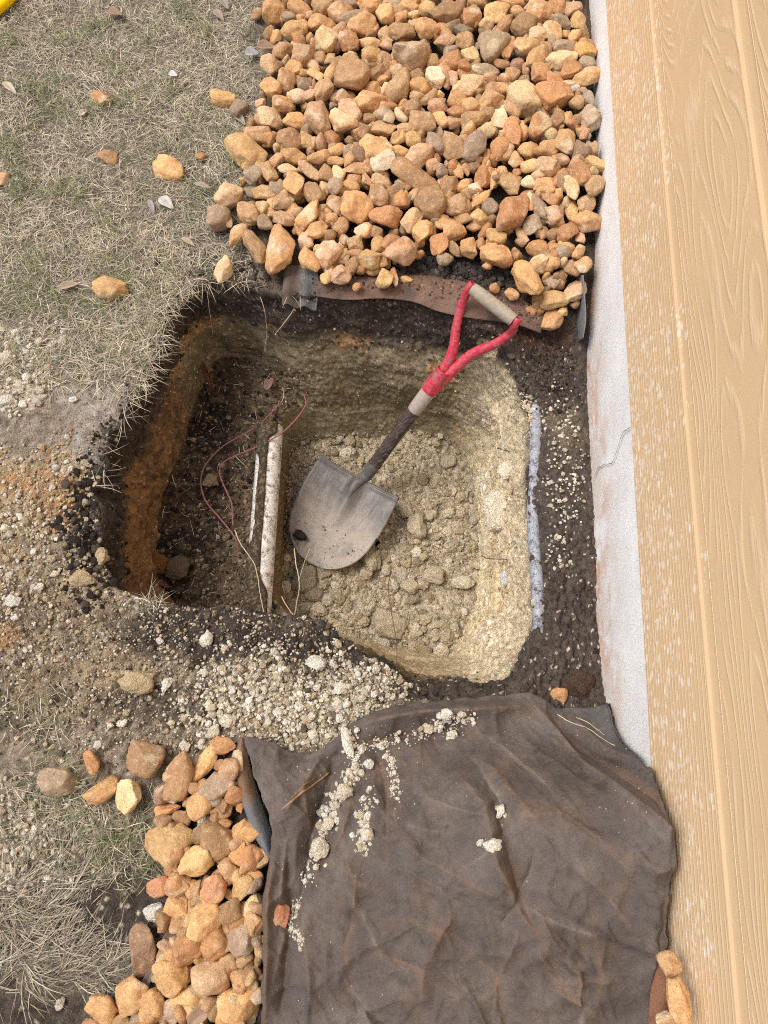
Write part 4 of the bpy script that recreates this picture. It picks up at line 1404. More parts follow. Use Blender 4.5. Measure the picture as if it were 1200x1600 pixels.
M_PVC = mat_pipe('white_pvc', S(234, 231, 222), S(150, 128, 98), .49, .60)
M_PVC2 = mat_pipe('bluish_pvc', S(158, 164, 175), S(104, 94, 84), .49, .59)
pipe = empty('white_pipe', un(425, 800, -.27))
tag(pipe, 'muddy white plastic pipe crossing the ledge left of the shovel blade', 'pipe')
pa, pb = un(423, 668, -.262), un(402, 960, -.268)
pr = .030
V, F = tube([pa + (pb - pa) * s for s in np.linspace(0, 1, 40)], pr, 40)
world_part('tube', V, np.array([list(f) for f in F]), M_PVC, pipe)
# mud caked along the top of the pipe
d_ = (pb - pa) / np.linalg.norm(pb - pa)
side = np.cross(d_, [0, 0, 1]); side /= np.linalg.norm(side)
if side[0] < 0:
    side = -side
n_s, n_a = 170, 26
SS, AA = np.meshgrid(np.linspace(.0, 1, n_s), np.linspace(0, 1, n_a), indexing='ij')
cc = pa + (pb - pa) * SS.ravel()[:, None]
n1 = fbm(cc, 10, 3, 91); n2 = fbm(cc + 7, 10, 3, 92)
s_ = SS.ravel()
a0 = np.radians(82 + 10 * n1 + 60 * sstep(.12, .0, s_) * 0 - 40 * (1 - sstep(.04, .10, s_)) - 45 * sstep(.80, .93, s_))
a1 = np.radians(122 + 14 * n2 + 40 * (1 - sstep(.12, .2, s_)) + 45 * sstep(.62, .74, s_))
ang = a0 + (a1 - a0) * AA.ravel()
rr = pr + .0012 + .006 * np.sin(np.pi * AA.ravel()) ** .5 + .0035 * fbm(cc + np.stack([np.cos(ang), np.sin(ang), 0 * ang], 1) * .03, 60, 3, 93)
rr = np.where((AA.ravel() < .01) | (AA.ravel() > .99), pr - .001, rr)
MP = cc + rr[:, None] * (np.cos(ang)[:, None] * side + np.sin(ang)[:, None] * np.array([0, 0, 1]))
i_ = np.arange(n_s * n_a).reshape(n_s, n_a)
wf, wc_ = worley(MP, 210, 95)
mc = np.where((wc_ > .72)[:, None], S(128, 108, 82), S(94, 80, 64)) * (0.75 + .5 * wc_)[:, None]
world_part('mud_crust', MP, np.stack([i_[:-1, :-1], i_[:-1, 1:], i_[1:, 1:], i_[1:, :-1]], -1).reshape(-1, 4), M_SOIL, pipe, mc)
# printed line of lettering on the pipe's shoulder
M_INK = simple('pipe_ink', S(70, 66, 60), .8)
s0 = .135
for word, s_at in (('UNITED', .11), ('III', .27), ('CTSI', .33), ('1D2', .80)):
    fcv = bpy.data.curves.new('lettering', 'FONT')
    fcv.body = word
    fcv.size = .0115
    to = bpy.data.objects.new('lettering', fcv)
    COL.objects.link(to)
    an = math.radians(28)
    nrm = side * math.cos(an) + np.array([0, 0, 1]) * math.sin(an)
    upv = np.cross(nrm, d_)
    pt = pa + (pb - pa) * s_at + nrm * (pr + .0006)
    bpy.context.view_layer.update()
    dg = bpy.context.evaluated_depsgraph_get()
    me = bpy.data.meshes.new_from_object(to.evaluated_get(dg))
    bpy.data.objects.remove(to)
    mo = bpy.data.objects.new('lettering', me)
    me.materials.clear(); me.materials.append(M_INK)
    COL.objects.link(mo)
    mo.parent = pipe
    mw = Matrix([[d_[0], upv[0], nrm[0], pt[0]], [d_[1], upv[1], nrm[1], pt[1]], [d_[2], upv[2], nrm[2], pt[2]], [0, 0, 0, 1]])
    mo.matrix_basis = Matrix.Translation(-pipe.location) @ mw
p2 = empty('buried_pipe', un(838, 800, -.1))
tag(p2, 'bluish white plastic pipe half buried in dark soil along the foundation', 'pipe')
a_, b_ = un(834, 604, -.0885), un(840, 1012, -.0885)
pth = [a_ + (b_ - a_) * s + np.array([0.0035 * math.sin(9 * s), 0, .004 * math.sin(7 * s + 1) - .004]) for s in np.linspace(0, 1, 30)]
V, F = tube(pth, .0130, 28)
world_part('tube', V, np.array([list(f) for f in F]), M_PVC2, p2)
M_WIRE = simple('red_wire_sheath', S(146, 96, 92, sat=.9), .55, .2, 200, .2, .0005)
for nm, lab, pl in (('wire', 'thin dull red wire curving across the ledge, the outer loop', [(436, 626, -.24), (432, 636, -.245), (401, 666, -.25), (349, 697, -.25), (321, 727, -.248), (314, 754, -.248), (321, 782, -.25), (343, 809, -.25), (366, 838, -.252), (372, 858, -.262)]),
                    ('wire', 'thin dull red wire crossing over the white pipe end, the inner loop', [(475, 615, -.225), (476, 636, -.22), (446, 672, -.222), (404, 697, -.235), (354, 719, -.248), (343, 738, -.248), (354, 768, -.25), (362, 787, -.25), (364, 822, -.262)])):
    V, F = tube(catmull([un(*q) for q in pl], 10), .0019, 8)
    o = mesh_py(nm, V, F, M_WIRE)
    tag(o, lab, 'wire', 'red wires on the ledge')

# ------------------------------------------------------------------ loose soil: crumbs, rubble
FV = TF[:, 0]
fcen = TP[TF].mean(1)
farea = np.linalg.norm(np.cross(TP[TF[:, 2]] - TP[TF[:, 0]], TP[TF[:, 3]] - TP[TF[:, 1]]), axis=1) / 2
crng = np.random.default_rng(91)
TRI = {1: ICO[1], 2: ICO[2], 3: ICO[3]}


class Pile:
    def __init__(s):
        s.V, s.F, s.C, s.n = [], [], [], 0

    def add(s, pos, rad, cols, level, flat=.75, jit=.16):
        v, f = TRI[level]
        n, m = len(pos), len(v)
        if n == 0:
            return
        sc = crng.uniform(.65, 1.25, (n, 1, 3))
        q = crng.normal(size=(n, 4)); q /= np.linalg.norm(q, axis=1)[:, None]
        w, x, y, z = q.T
        R = np.stack([1 - 2 * (y * y + z * z), 2 * (x * y - z * w), 2 * (x * z + y * w), 2 * (x * y + z * w), 1 - 2 * (x * x + z * z), 2 * (y * z - x * w),
                      2 * (x * z - y * w), 2 * (y * z + x * w), 1 - 2 * (x * x + y * y)], 1).reshape(n, 3, 3)
        P = v[None] * sc * (1 + jit * crng.uniform(-1, 1, (n, m, 1)))
        P = np.einsum('nij,nmj->nmi', R, P) * rad[:, None, None]
        P[:, :, 2] *= flat
        s.V.append((P + pos[:, None]).reshape(-1, 3))
        s.F.append((f[None] + (np.arange(n) * m)[:, None, None] + s.n).reshape(-1, 3))
        s.C.append(np.repeat(cols, m, 0) * crng.uniform(.9, 1.1, (n * m, 1)))
        s.n += n * m

    def build(s, name, label, cat, mat=None):
        o = mesh_np(name, np.vstack(s.V), np.vstack(s.F), mat or M_SOIL, col=np.vstack(s.C), smooth=False)
        return tag(o, label, cat, kind='stuff')


def scatter(pile, wv, n, r0, r1, pal, power=2.2, sink=.25):
    """wv: weight per ground vertex"""
    w = wv[FV] * farea
    if w.sum() <= 0:
        return
    k = crng.choice(len(w), n, p=w / w.sum())
    u_ = crng.random(n)
    rad = r0 * (1 - u_ * (1 - (r0 / r1) ** power)) ** (-1 / power)
    pos = fcen[k] + crng.normal(0, .0012, (n, 3)) + TN[FV[k]] * (rad * (.5 - sink))[:, None]
    pc = np.array([c for c, _ in pal]); pw = np.array([q for _, q in pal], float)
    cols = pc[crng.choice(len(pc), n, p=pw / pw.sum())] * crng.uniform(.75, 1.2, (n, 1))
    small = rad < .0062
    big = rad > .010
    pile.add(pos[small], rad[small], cols[small], 1)
    mid = ~small & ~big
    pile.add(pos[mid], rad[mid], cols[mid], 2)
    pile.add(pos[big], rad[big], cols[big], 3, jit=.16)


xx, yy = TP[:, 0], TP[:, 1]
NBs = sstep(-.25, .35, NB1)
clay = Pile()
floorw = (SEC == 4) * 1.0 + (SEC == 3) * (PAR > .75) * (1 - right)
CL = [(S(212, 194, 158), 3), (S(198, 178, 138), 4), (S(222, 208, 178), 2), (S(178, 156, 118), 2)]
scatter(clay, floorw * (.3 + NBs), 7500, .0016, .012, CL, 2.1, .15)
scatter(clay, floorw * sstep(-.2, .3, fbm(P3 + 4, 9, 2, 7)), 130, .010, .019, CL, 2.5, .15)
slopew = ((SEC == 2) | (SEC == 3)) * right * 1.0 + (SEC == 1) * right * .5
scatter(clay, slopew, 1500, .0015, .006, [(S(222, 198, 150), 4), (S(236, 222, 192), 2), (S(206, 176, 120), 3)], 2.4, .3)
backw = ((SEC == 1) * (dep > .1) + (SEC == 2) * (1 - shelf)) * top
scatter(clay, backw, 450, .0013, .004, [(S(186, 164, 120), 3), (S(160, 138, 96), 3), (S(214, 198, 164), 1)], 2.4, .4)
bw = np.array(BV)
k_ = np.where((np.arange(len(bw)) // ny > nx * .55))[0]
k_ = crng.choice(k_, 260)
clay.add(bw[k_] + zb_ * .0012 + crng.normal(0, .002, (260, 3)) * .6, .0007 + .0026 * crng.random(260) ** 3, np.array([S(176, 160, 134), S(140, 124, 102), S(110, 98, 84)])[crng.integers(0, 3, 260)], 1)
clay.build('clay_rubble', 'crumbled greyish tan clay covering the pit floor and slopes', 'rubble')

soilp = Pile()
DK = [(S(92, 81, 72), 4), (S(70, 62, 56), 3), (S(114, 99, 84), 3)]
scatter(soilp, shelf * 1.0, 2400, .0016, .009, [(S(80, 69, 60), 3), (S(118, 98, 74), 3), (S(148, 124, 92), 3), (S(56, 50, 46), 2), (S(176, 154, 120), 1.3)], 2.2)
scatter(soilp, (SEC == 1) * (dep < .13) * (1 - right) * 1.0, 1500, .0018, .007, DK + [(S(140, 124, 98), .6)], 2.3, .4)
scatter(soilp, strip * 1.0, 3200, .0022, .009, DK, 2.0)
scatter(soilp, B(740, 425, 110, 35, wob=.3) + B(640, 420, 50, 30, wob=.3), 900, .003, .011, [(S(92, 86, 80), 3), (S(72, 66, 62), 3), (S(112, 104, 94), 1)], 1.6, -.2)
low_w = lower * (xx < .15) * (yy > -.45)
scatter(soilp, low_w * B(190, 1020, 330, 160, wob=.2), 5000, .0012, .0055, [(S(124, 110, 94), 4), (S(146, 130, 106), 3), (S(92, 82, 74), 2), (S(190, 170, 136), 4)], 2.5)
scatter(soilp, B(165, 800, 60, 130, wob=.4), 800, .002, .009, [(S(64, 57, 52), 4), (S(96, 84, 72), 2), (S(186, 170, 140), 1)], 1.9)
scatter(soilp, B(330, 425, 90, 30, wob=.4) + rimleft * .4, 900, .002, .008, DK + [(S(120, 108, 94), 2)], 2.1)
scatter(soilp, B(560, 448, 60, 18, wob=.4), 350, .002, .006, [(S(150, 92, 62), 3), (S(120, 80, 60), 2)], 2.0)
scatter(soilp, B(860, 560, 50, 50, wob=.4), 600, .002, .0065, DK, 2.0)
scatter(soilp, (bed + lower * .6) * (yy < .0), 1300, .002, .006, DK + [(S(130, 116, 98), 2)], 2.0)
scatter(soilp, B(145, 655, 120, 120), 500, .0012, .004, [(S(168, 152, 132), 3), (S(140, 124, 106), 2)], 2.4)
soilp.build('soil_crumbs', 'dark and brown soil crumbs strewn round the pit', 'soil')

lime = Pile()
LM = [(S(226, 212, 180), 4), (S(238, 230, 208), 3), (S(206, 186, 144), 2)]
whitew = B(500, 1090, 135, 60, wob=.8, soft=.7) + .5 * B(560, 1060, 70, 40, wob=.8, soft=.7)
scatter(lime, whitew, 2600, .0017, .0078, LM + [(S(190, 168, 126), 2.5), (S(120, 106, 88), 1.5)], 2.0, .05)
scatter(lime, B(600, 1060, 60, 40, wob=.4) + B(380, 1110, 110, 60, wob=.4), 900, .0022, .007, LM, 2.0, 0)
scatter(lime, low_w * (.4 + NBs) * B(180, 1020, 330, 170, wob=.3), 3300, .0013, .006, LM + [(S(200, 176, 134), 6)], 2.3, .1)
scatter(lime, B(20, 590, 60, 80, wob=.5), 420, .003, .010, LM, 1.6, 0)
scatter(lime, B(70, 770, 140, 70, wob=.5) + B(30, 900, 80, 90, wob=.5), 1500, .002, .008, [(S(210, 190, 150), 3), (S(196, 168, 118), 3), (S(234, 224, 200), 2), (S(206, 146, 88), .7)], 1.9, .1)
scatter(lime, strip * sstep(.05, .3, NB1 + .4 * NB2), 500, .0018, .006, LM, 2.2, 0)
scatter(lime, B(895, 680, 30, 130, wob=.5) + B(890, 840, 20, 30, wob=.5), 260, .002, .006, LM, 1.9, 0)
scatter(lime, B(832, 640, 14, 45, wob=.5), 130, .002, .006, [(S(222, 196, 150), 2), (S(236, 222, 190), 1)], 1.8, -.4)
scatter(lime, B(842, 950, 10, 30, wob=.5), 60, .002, .006, LM, 1.8, -.4)
scatter(lime, lower * (yy < .02) * (xx < -.2), 1300, .0015, .007, LM, 1.9, 0)
scatter(lime, B(50, 1300, 90, 110, wob=.5), 900, .002, .007, LM, 1.9, 0)
scatter(lime, out * (yy > .6) * (xx < -.3), 260, .0012, .0035, LM, 2.5, .1)
scatter(lime, shelf * 1.0 + (SEC == 1) * .3, 220, .0015, .005, LM, 2.2, .2)
lime.build('limestone_crumbs', 'small pale limestone crumbs scattered over the spoil', 'crumbs')

# crumbs lying on the fabric
fz = lambda x, y: float(FPV[np.argmin((FPV[:, 0] - x) ** 2 + (FPV[:, 1] - y) ** 2), 2])


def on_fab(px, py, up=0.0):
    z = .06
    for _ in range(4):
        p = un(px, py, z)
        z = .4 * z + .6 * (fz(p[0], p[1]) + up)
    return un(px, py, z)


fabp = Pile()
pos, rad = [], []
for line, n, wd, r1 in (([(545, 1140), (556, 1190), (548, 1215), (522, 1255), (502, 1310), (478, 1380)], 420, 9, .0075), ([(565, 1168), (640, 1152), (690, 1132), (735, 1122)], 260, 9, .0065),
                        ([(605, 1180), (615, 1210), (620, 1248)], 90, 7, .006), ([(578, 1238), (568, 1290), (566, 1335)], 150, 8, .007), ([(468, 1405), (452, 1440), (476, 1478)], 130, 5, .004),
                        ([(785, 1262), (780, 1290), (765, 1320)], 26, 7, .005), ([(745, 1318), (780, 1330)], 22, 9, .004)):
    ln = catmull(np.array([[a, b, 0] for a, b in line], float), 40)[:, :2]
    for q in ln[crng.integers(0, len(ln), n)]:
        x, y = q + crng.normal(0, wd * .75, 2)
        r = .0012 * (1 - crng.random() * (1 - (.0012 / r1) ** 1.3)) ** (-1 / 1.3)
        pos.append(on_fab(x, y, r * .45)); rad.append(r)
for _ in range(320):
    x, y = crng.uniform(430, 1010), crng.uniform(1120, 1600)
    r = crng.uniform(.0005, .0013)
    pos.append(on_fab(x, y, r * .3)); rad.append(r)
pos, rad = np.array(pos), np.array(rad)
cols = np.array([c for c, _ in LM])[crng.choice(3, len(pos), p=[.45, .4, .15])]
m = rad < .0035
fabp.add(pos[m], rad[m], cols[m], 1); fabp.add(pos[~m], rad[~m], cols[~m], 2)
fabp.build('fabric_crumbs', 'pale limestone crumbs in streaks along the folds of the fabric', 'crumbs')

dirt = Pile()
i_ = crng.integers(0, len(STRIPP), 2200)
m_ = (i_ % 24) < 15 + 9 * np.clip(fbm(STRIPP[i_], 18, 2, 6), -1, 1)
q_ = STRIPP[i_][m_] + crng.normal(0, .002, (int(m_.sum()), 3)) * [1, 1, .3]
dirt.add(q_, .0012 + .0035 * crng.random(len(q_)) ** 3, np.array([S(150, 96, 68), S(116, 82, 62), S(80, 68, 60), S(176, 140, 104)])[crng.integers(0, 4, len(q_))], 1)
dirt.build('strip_dirt', 'reddish and dark crumbs lying on the cut fabric edge', 'soil')

# ------------------------------------------------------------------ single lumps
def lump(name, px, py, L, Wd, ang, col, place, label, cat, group, seed, thick=.75, z=None):
    if place == 'fab':
        p0 = on_fab(px, py, .004)
    elif place == 'pit':
        zi = z if z is not None else -.41
        if 'slope' in label:
            zi = -.08
            while zi > -.40 and gz_all(*un(px, py, zi)[:2]) < zi:
                zi -= .006
        if 'slope' in label:
            zi += .016 if 'bulge' in label else .002
        p0 = un(px, py, zi if z is not None else gz_all(*un(px, py, -.41)[:2]))
    else:
        p0, _ = on_ground(px, py, 0.0)
    sc = depth_px(p0)
    L, Wd = L * sc * 1.05, Wd * sc * 1.05
    T = Wd * thick
    p, f = stone_verts(4 if L * Wd > .0003 else 3, seed, L, Wd, T, 1.9)
    c = np.asarray(col) * (1 + .16 * fbm(p + seed, 60, 3, 2))[:, None]
    p = p * (1 + .05 * fbm(p + seed, 260, 2, 3))[:, None]
    o = mesh_np(name, p @ rot3((crng.uniform(-.25, .25), crng.uniform(-.25, .25), math.radians(ang) - .058)).T, f, M_SOIL, col=c)
    o.location = p0 + np.array([0, 0, T * .22])
    return tag(o, label, cat, group)


LIME = [(494, 1036, 33, 23, 0, 'gnd', 'largest white limestone lump on dark soil below the pit rim'), (324, 999, 26, 20, 70, 'gnd', 'upright white limestone lump alone on dark soil left of the crumbs'),
        (520, 1037, 18, 11, 80, 'gnd', 'small white lump right beside the largest limestone lump'), (532, 1075, 27, 17, 15, 'gnd', 'white limestone lump below the largest one, among crumbs'),
        (529, 1101, 22, 20, 0, 'gnd', 'rounded pale lump in crumbs just above the fabric edge'), (260, 1070, 24, 17, 80, 'gnd', 'cream limestone lump on mixed soil left of the white crumbs'),
        (336, 1143, 25, 22, 60, 'gnd', 'cream limestone lump just above the lower stone pile'), (290, 1165, 18, 18, 0, 'gnd', 'pale lump touching the top of the long brown stone'),
        (318, 1164, 16, 16, 0, 'gnd', 'pale lump at the tip of the golden stone in lower pile'), (358, 1126, 30, 26, 20, 'gnd', 'broad cream lump in crumbs left of the fabric corner'),
        (318, 1050, 18, 12, 0, 'gnd', 'small tan-orange lump on dark soil below the upright white lump'), (214, 1067, 58, 38, 10, 'gnd', 'big crumbly tan clod in the spoil left of the crumbs'),
        (173, 1133, 12, 10, 0, 'gnd', 'tiny white lump, left of a pair above the brown round stone'), (192, 1131, 18, 12, 20, 'gnd', 'small white lump, right of a pair above the brown round stone'),
        (154, 1163, 14, 12, 60, 'gnd', 'small bright white lump above the orange stone in grass'), (62, 918, 15, 12, 20, 'gnd', 'small white lump on spoil left of the tan clod'),
        (22, 940, 23, 20, 0, 'gnd', 'round white lump near the left edge of the spoil'), (25, 965, 14, 11, 0, 'gnd', 'small white lump just below the round white one'),
        (116, 625, 14, 10, 15, 'gnd', 'little white cube-like lump on packed grey soil'), (130, 905, 40, 27, 0, 'gnd', 'crumbly tan clod on spoil left of the pit corner'),
        (160, 871, 26, 22, 60, 'gnd', 'tan clod on the very rim of the pit at left'), (250, 1002, 13, 11, 0, 'gnd', 'small white lump beside grass tuft below the pit corner'),
        (12, 562, 32, 24, 0, 'gnd', 'large cream lump at left edge of the pale crumb patch'), (13, 628, 28, 20, 10, 'gnd', 'white lump at lower end of the pale crumb patch'),
        (361, 1242, 27, 19, 80, 'gnd', 'pitted white limestone lump beside the turned-up fabric edge'), (320, 1280, 26, 20, 30, 'gnd', 'pitted white lump right of the orange stone in lower pile'),
        (390, 1318, 32, 28, 60, 'gnd', 'large pitted white lump tucked under the fabric edge'), (353, 1342, 18, 11, 80, 'gnd', 'small white chip between orange and buff stones'),
        (356, 1378, 24, 14, 80, 'gnd', 'white chip beside the reddish speckled stone in lower pile'), (244, 1426, 34, 28, 20, 'gnd', 'large white lump on soil left of the lower stone pile'), (262, 1442, 26, 20, 0, 'gnd', 'cream lump just below the large white one by the pile'),
        (95, 1567, 18, 15, 80, 'gnd', 'pale lump in dry grass near the bottom edge'), (543, 1160, 50, 17, -66, 'fab', 'long white chunk standing at fabric fold head'), (698, 1117, 20, 18, 0, 'fab', 'white lump at the end of the upper crumb streak on fabric'),
        (668, 1139, 18, 16, 0, 'fab', 'pale lump in the middle of the upper crumb streak'), (705, 1149, 20, 14, 20, 'fab', 'white lump lowest in the upper crumb streak'), (539, 1237, 26, 24, 0, 'fab', 'big pale lump halfway down the long crumb streak'),
        (514, 1284, 22, 20, 60, 'fab', 'pale lump below the middle of the long crumb streak'), (499, 1327, 34, 28, 70, 'fab', 'largest pale lump near the lower end of the long streak'), (573, 1305, 24, 22, 0, 'fab', 'pale lump in the short separate streak on the fabric'),
        (770, 1321, 30, 20, 20, 'fab', 'isolated white lump in the middle of the fabric'), (750, 1316, 13, 9, 50, 'fab', 'small white chip left of the isolated lump on fabric'), (782, 1268, 22, 12, 75, 'fab', 'white chip above the isolated lump on fabric'),
        (576, 1194, 17, 15, 0, 'fab', 'small pale lump right of the long white chunk on fabric'), (523, 1259, 17, 15, 0, 'fab', 'small pale lump between two bigger ones in the long streak'), (563, 1274, 15, 13, 0, 'fab', 'small pale lump at the top of the short streak')]
for k, (px, py, L, Wd, ang, place, lab) in enumerate(LIME):
    col = S(236, 228, 206) if 'white' in lab else (S(206, 178, 128) if 'tan' in lab else S(228, 214, 182))
    lump('limestone_lump', px, py, L, Wd, ang, col, place, lab, 'limestone lump', 'loose limestone lumps', 5000 + k * 11)
CLAY_L = [(650, 823, 40, 30, 100, 'rounded clay lump standing beside the shovel blade shoulder', None), (632, 797, 32, 28, 0, 'clay lump half under the shovel blade corner', None),
          (671, 806, 24, 20, 0, 'small clay lump right of the rounded one', None), (579, 876, 50, 32, -75, 'flat clay slab sticking out under the blade edge', None),
          (611, 977, 52, 45, 0, 'largest clay clod at the near side of the pit floor', None), (722, 910, 38, 26, 10, 'pale angular clay lump near the right pit slope', None),
          (661, 871, 17, 15, 0, 'small yellowish clay lump in the middle of the floor', None), (677, 901, 36, 32, 20, 'broad rough clay clod in the middle of the floor', None),
          (640, 917, 30, 26, 0, 'rough clay clod left of the broad one', None), (661, 913, 18, 17, 0, 'round clay lump between the two rough clods', None), (700, 722, 26, 22, 40, 'clay lump near the back of the pit floor', None),
          (664, 967, 24, 20, 60, 'clay lump right of the largest clod', None), (684, 976, 28, 12, 15, 'flat clay flake right of the largest clod', None), (478, 905, 46, 36, 70, 'grey clay clod below the blade tip at the pit corner', None),
          (505, 892, 40, 26, 10, 'cracked clay clod under the blade tip', None), (490, 930, 30, 26, 30, 'small grey clod in the corner below the blade tip', None),
          (640, 683, 34, 14, -25, 'long clay flake at the back of the pit floor', None), (776, 800, 68, 50, 80, 'big pale bulge of crumbly limestone on the right slope', -.29), (791, 735, 34, 26, 70, 'bluish white limestone patch on the right slope above the bulge', -.255),
          (790, 905, 26, 20, 80, 'white limestone patch on right slope near the twig', -.24)]
for k, (px, py, L, Wd, ang, lab, z) in enumerate(CLAY_L):
    col = S(206, 188, 150) if z is None else (S(242, 228, 194) if 'bulge' in lab else S(226, 226, 222))
    if 'pale' in lab and z is None:
        col = S(222, 208, 172)
    if 'grey' in lab:
        col = S(170, 152, 122)
    lump('clay_lump', px, py, L, Wd, ang, col, 'pit', lab, 'clay lump' if z is None else 'limestone lump', 'clods in the pit', 7000 + k * 13, .7 if z is None else .6, z)
lump('soil_clod', 278, 888, 36, 40, 0, S(118, 98, 74), 'pit', 'flat brown clod in the dark corner of the ledge', 'soil clod', None, 7901, .5, -.265)
lump('soil_clod', 244, 880, 30, 40, 80, S(150, 96, 46), 'pit', 'orange clay clod at the foot of the left pit wall', 'soil clod', None, 7907, .6, -.26)
lump('soil_clod', 905, 1075, 50, 56, 60, S(96, 70, 56), 'gnd', 'big reddish brown clod by the foundation above the fabric corner', 'soil clod', None, 7911, .5)
lump('soil_clod', 470, 838, 15, 22, 60, S(66, 58, 52), 'pit', 'black soil clod stuck on the edge of the shovel blade', 'soil clod', None, 7931, .5, -.366)
lump('soil_clod', 331, 752, 24, 22, 0, S(140, 116, 86), 'pit', 'brown clod inside the wire loops on the ledge', 'soil clod', None, 7917, .6, -.25)

# ------------------------------------------------------------------ leaves, roots, twigs
def mat_leaf():
    t = NT('dry_leaf', 0.7)
    n = t.noise(160, 4, .6)
    c = t.mix(1.0, t.attr(), t.grey(t.ramp(n, .25, .75, .75, 1.25)), 'MULTIPLY')
    return t.done(c, t.bump(n, .3, .001))


M_LEAF = mat_leaf()


def leaf(px, py, L, Wd, ang, col, lab, z=None, up=.012, tilt=(.1, .1)):
    p0 = un(px, py, z) if z is not None else on_ground(px, py, up)[0]
    sc = depth_px(p0)
    L, Wd = L * sc, Wd * sc
    a_, b_ = np.meshgrid(np.linspace(0, 1, 13), np.linspace(-1, 1, 7), indexing='ij')
    wv = np.sin(np.pi * a_ ** .85) ** .8 * (1 - .15 * a_)
    x = (a_ - .5) * L
    y = b_ * wv * Wd / 2 + .12 * Wd * np.sin(3 * a_)
    zz_ = np.abs(b_) ** 1.4 * wv * Wd * .22 + .10 * L * (a_ - .5) ** 2 * crng.uniform(-1, 2) + .03 * Wd * np.sin(9 * a_ + 4 * b_)
    V = np.stack([x, y, zz_], -1).reshape(-1, 3)
    i_ = np.arange(13 * 7).reshape(13, 7)
    F = np.stack([i_[:-1, :-1], i_[1:, :-1], i_[1:, 1:], i_[:-1, 1:]], -1).reshape(-1, 4)
    cc_ = np.tile(col, (len(V), 1)) * (1 - .22 * (np.abs(b_.ravel()) < .1))[:, None]
    o = mesh_np('dry_leaf', V @ rot3((tilt[0], tilt[1], math.radians(ang) - .058)).T, F, M_LEAF, col=cc_)
    o.location = p0
    o.modifiers.new('thick', 'SOLIDIFY').thickness = .0005
    tag(o, lab, 'leaf', 'fallen dry leaves')


BRN, GRY, PLE, RDB = S(164, 128, 98), S(158, 150, 146), S(196, 178, 150), S(150, 92, 62)
for a in ((421, 600, 26, 13, 75, S(150, 112, 100), 'pinkish brown oval leaf on the ledge by the pit wall', -.235), (325, 588, 50, 15, -60, S(140, 82, 40), 'orange-brown leaf leaning on the left pit wall', -.215),
          (253, 912, 30, 9, -20, S(128, 76, 42), 'dark orange leaf at the foot of the pit corner', -.262), (392, 822, 24, 8, 60, S(124, 94, 80), 'narrow brown leaf on the dark ledge soil', -.255),
          (180, 21, 24, 14, 0, BRN, 'brown leaf near the top of the lawn', None), (131, 176, 18, 10, 70, PLE, 'pale leaf beside rust-brown stone on the lawn', None), (15, 138, 30, 12, -35, PLE, 'tan leaf at the left edge of the lawn', None),
          (259, 318, 30, 18, -30, S(196, 192, 184), 'pale grey leaf on lawn below the speckled golden stone', None), (236, 322, 26, 9, -60, GRY, 'narrow grey leaf left of the pale grey leaf', None),
          (294, 378, 26, 8, -25, S(180, 160, 130), 'narrow tan leaf on lawn left of the long stones', None), (316, 290, 26, 9, -5, S(168, 152, 136), 'grey-brown leaf beside the golden stones at heap edge', None),
          (374, 186, 30, 12, -42, S(168, 152, 136), 'grey-brown leaf beside black lump at the heap edge', None), (415, 74, 30, 18, 10, BRN, 'brown leaf among stones at the far lawn edge', None), (436, 62, 30, 20, -20, GRY, 'grey folded leaf on stones at the far lawn edge', None),
          (394, 84, 22, 18, 20, S(170, 168, 172), 'bluish grey leaf in grass by the far stones', None), (107, 447, 32, 14, 30, S(172, 152, 124), 'tan leaf left of the knobbly stone on the lawn', None), (270, 117, 14, 11, 0, S(206, 208, 216), 'small bluish white scrap on the lawn', None),
          (316, 1584, 52, 26, 42, S(168, 134, 104), 'large brown leaf among stones at the bottom edge', None), (232, 1530, 32, 13, 75, S(132, 112, 98), 'grey-brown leaf under the glossy maroon stone', None), (268, 1462, 30, 14, 30, S(128, 104, 90), 'brown leaf beside the lower pile near cream lump', None), (866, 436, 30, 14, -50, S(150, 106, 66), 'brown curled leaf in the heap near the foundation', None),
          (350, 7, 24, 11, -45, S(150, 138, 124), 'grey leaf at the top edge of the lawn', None), (341, 24, 26, 12, -40, S(160, 140, 116), 'tan leaf in grass near the far stones', None), (170, 150, 20, 9, 60, S(150, 120, 90), 'small brown leaf touching rust-brown stone in grass', None)):
    px, py, L, Wd, ang, col, lab, z = a
    leaf(px, py, L, Wd, ang, col, lab, z, .03 if lab.endswith('edge') and 'stones' in lab else .012, (.9, .2) if 'leaning' in lab else (.12, .15))
M_ROOT = simple('pale_root', S(206, 184, 146), .8, .25, 200, .3, .0006)
M_TWIG = simple('brown_twig', S(112, 84, 62), .85, .3, 200, .4, .0006)
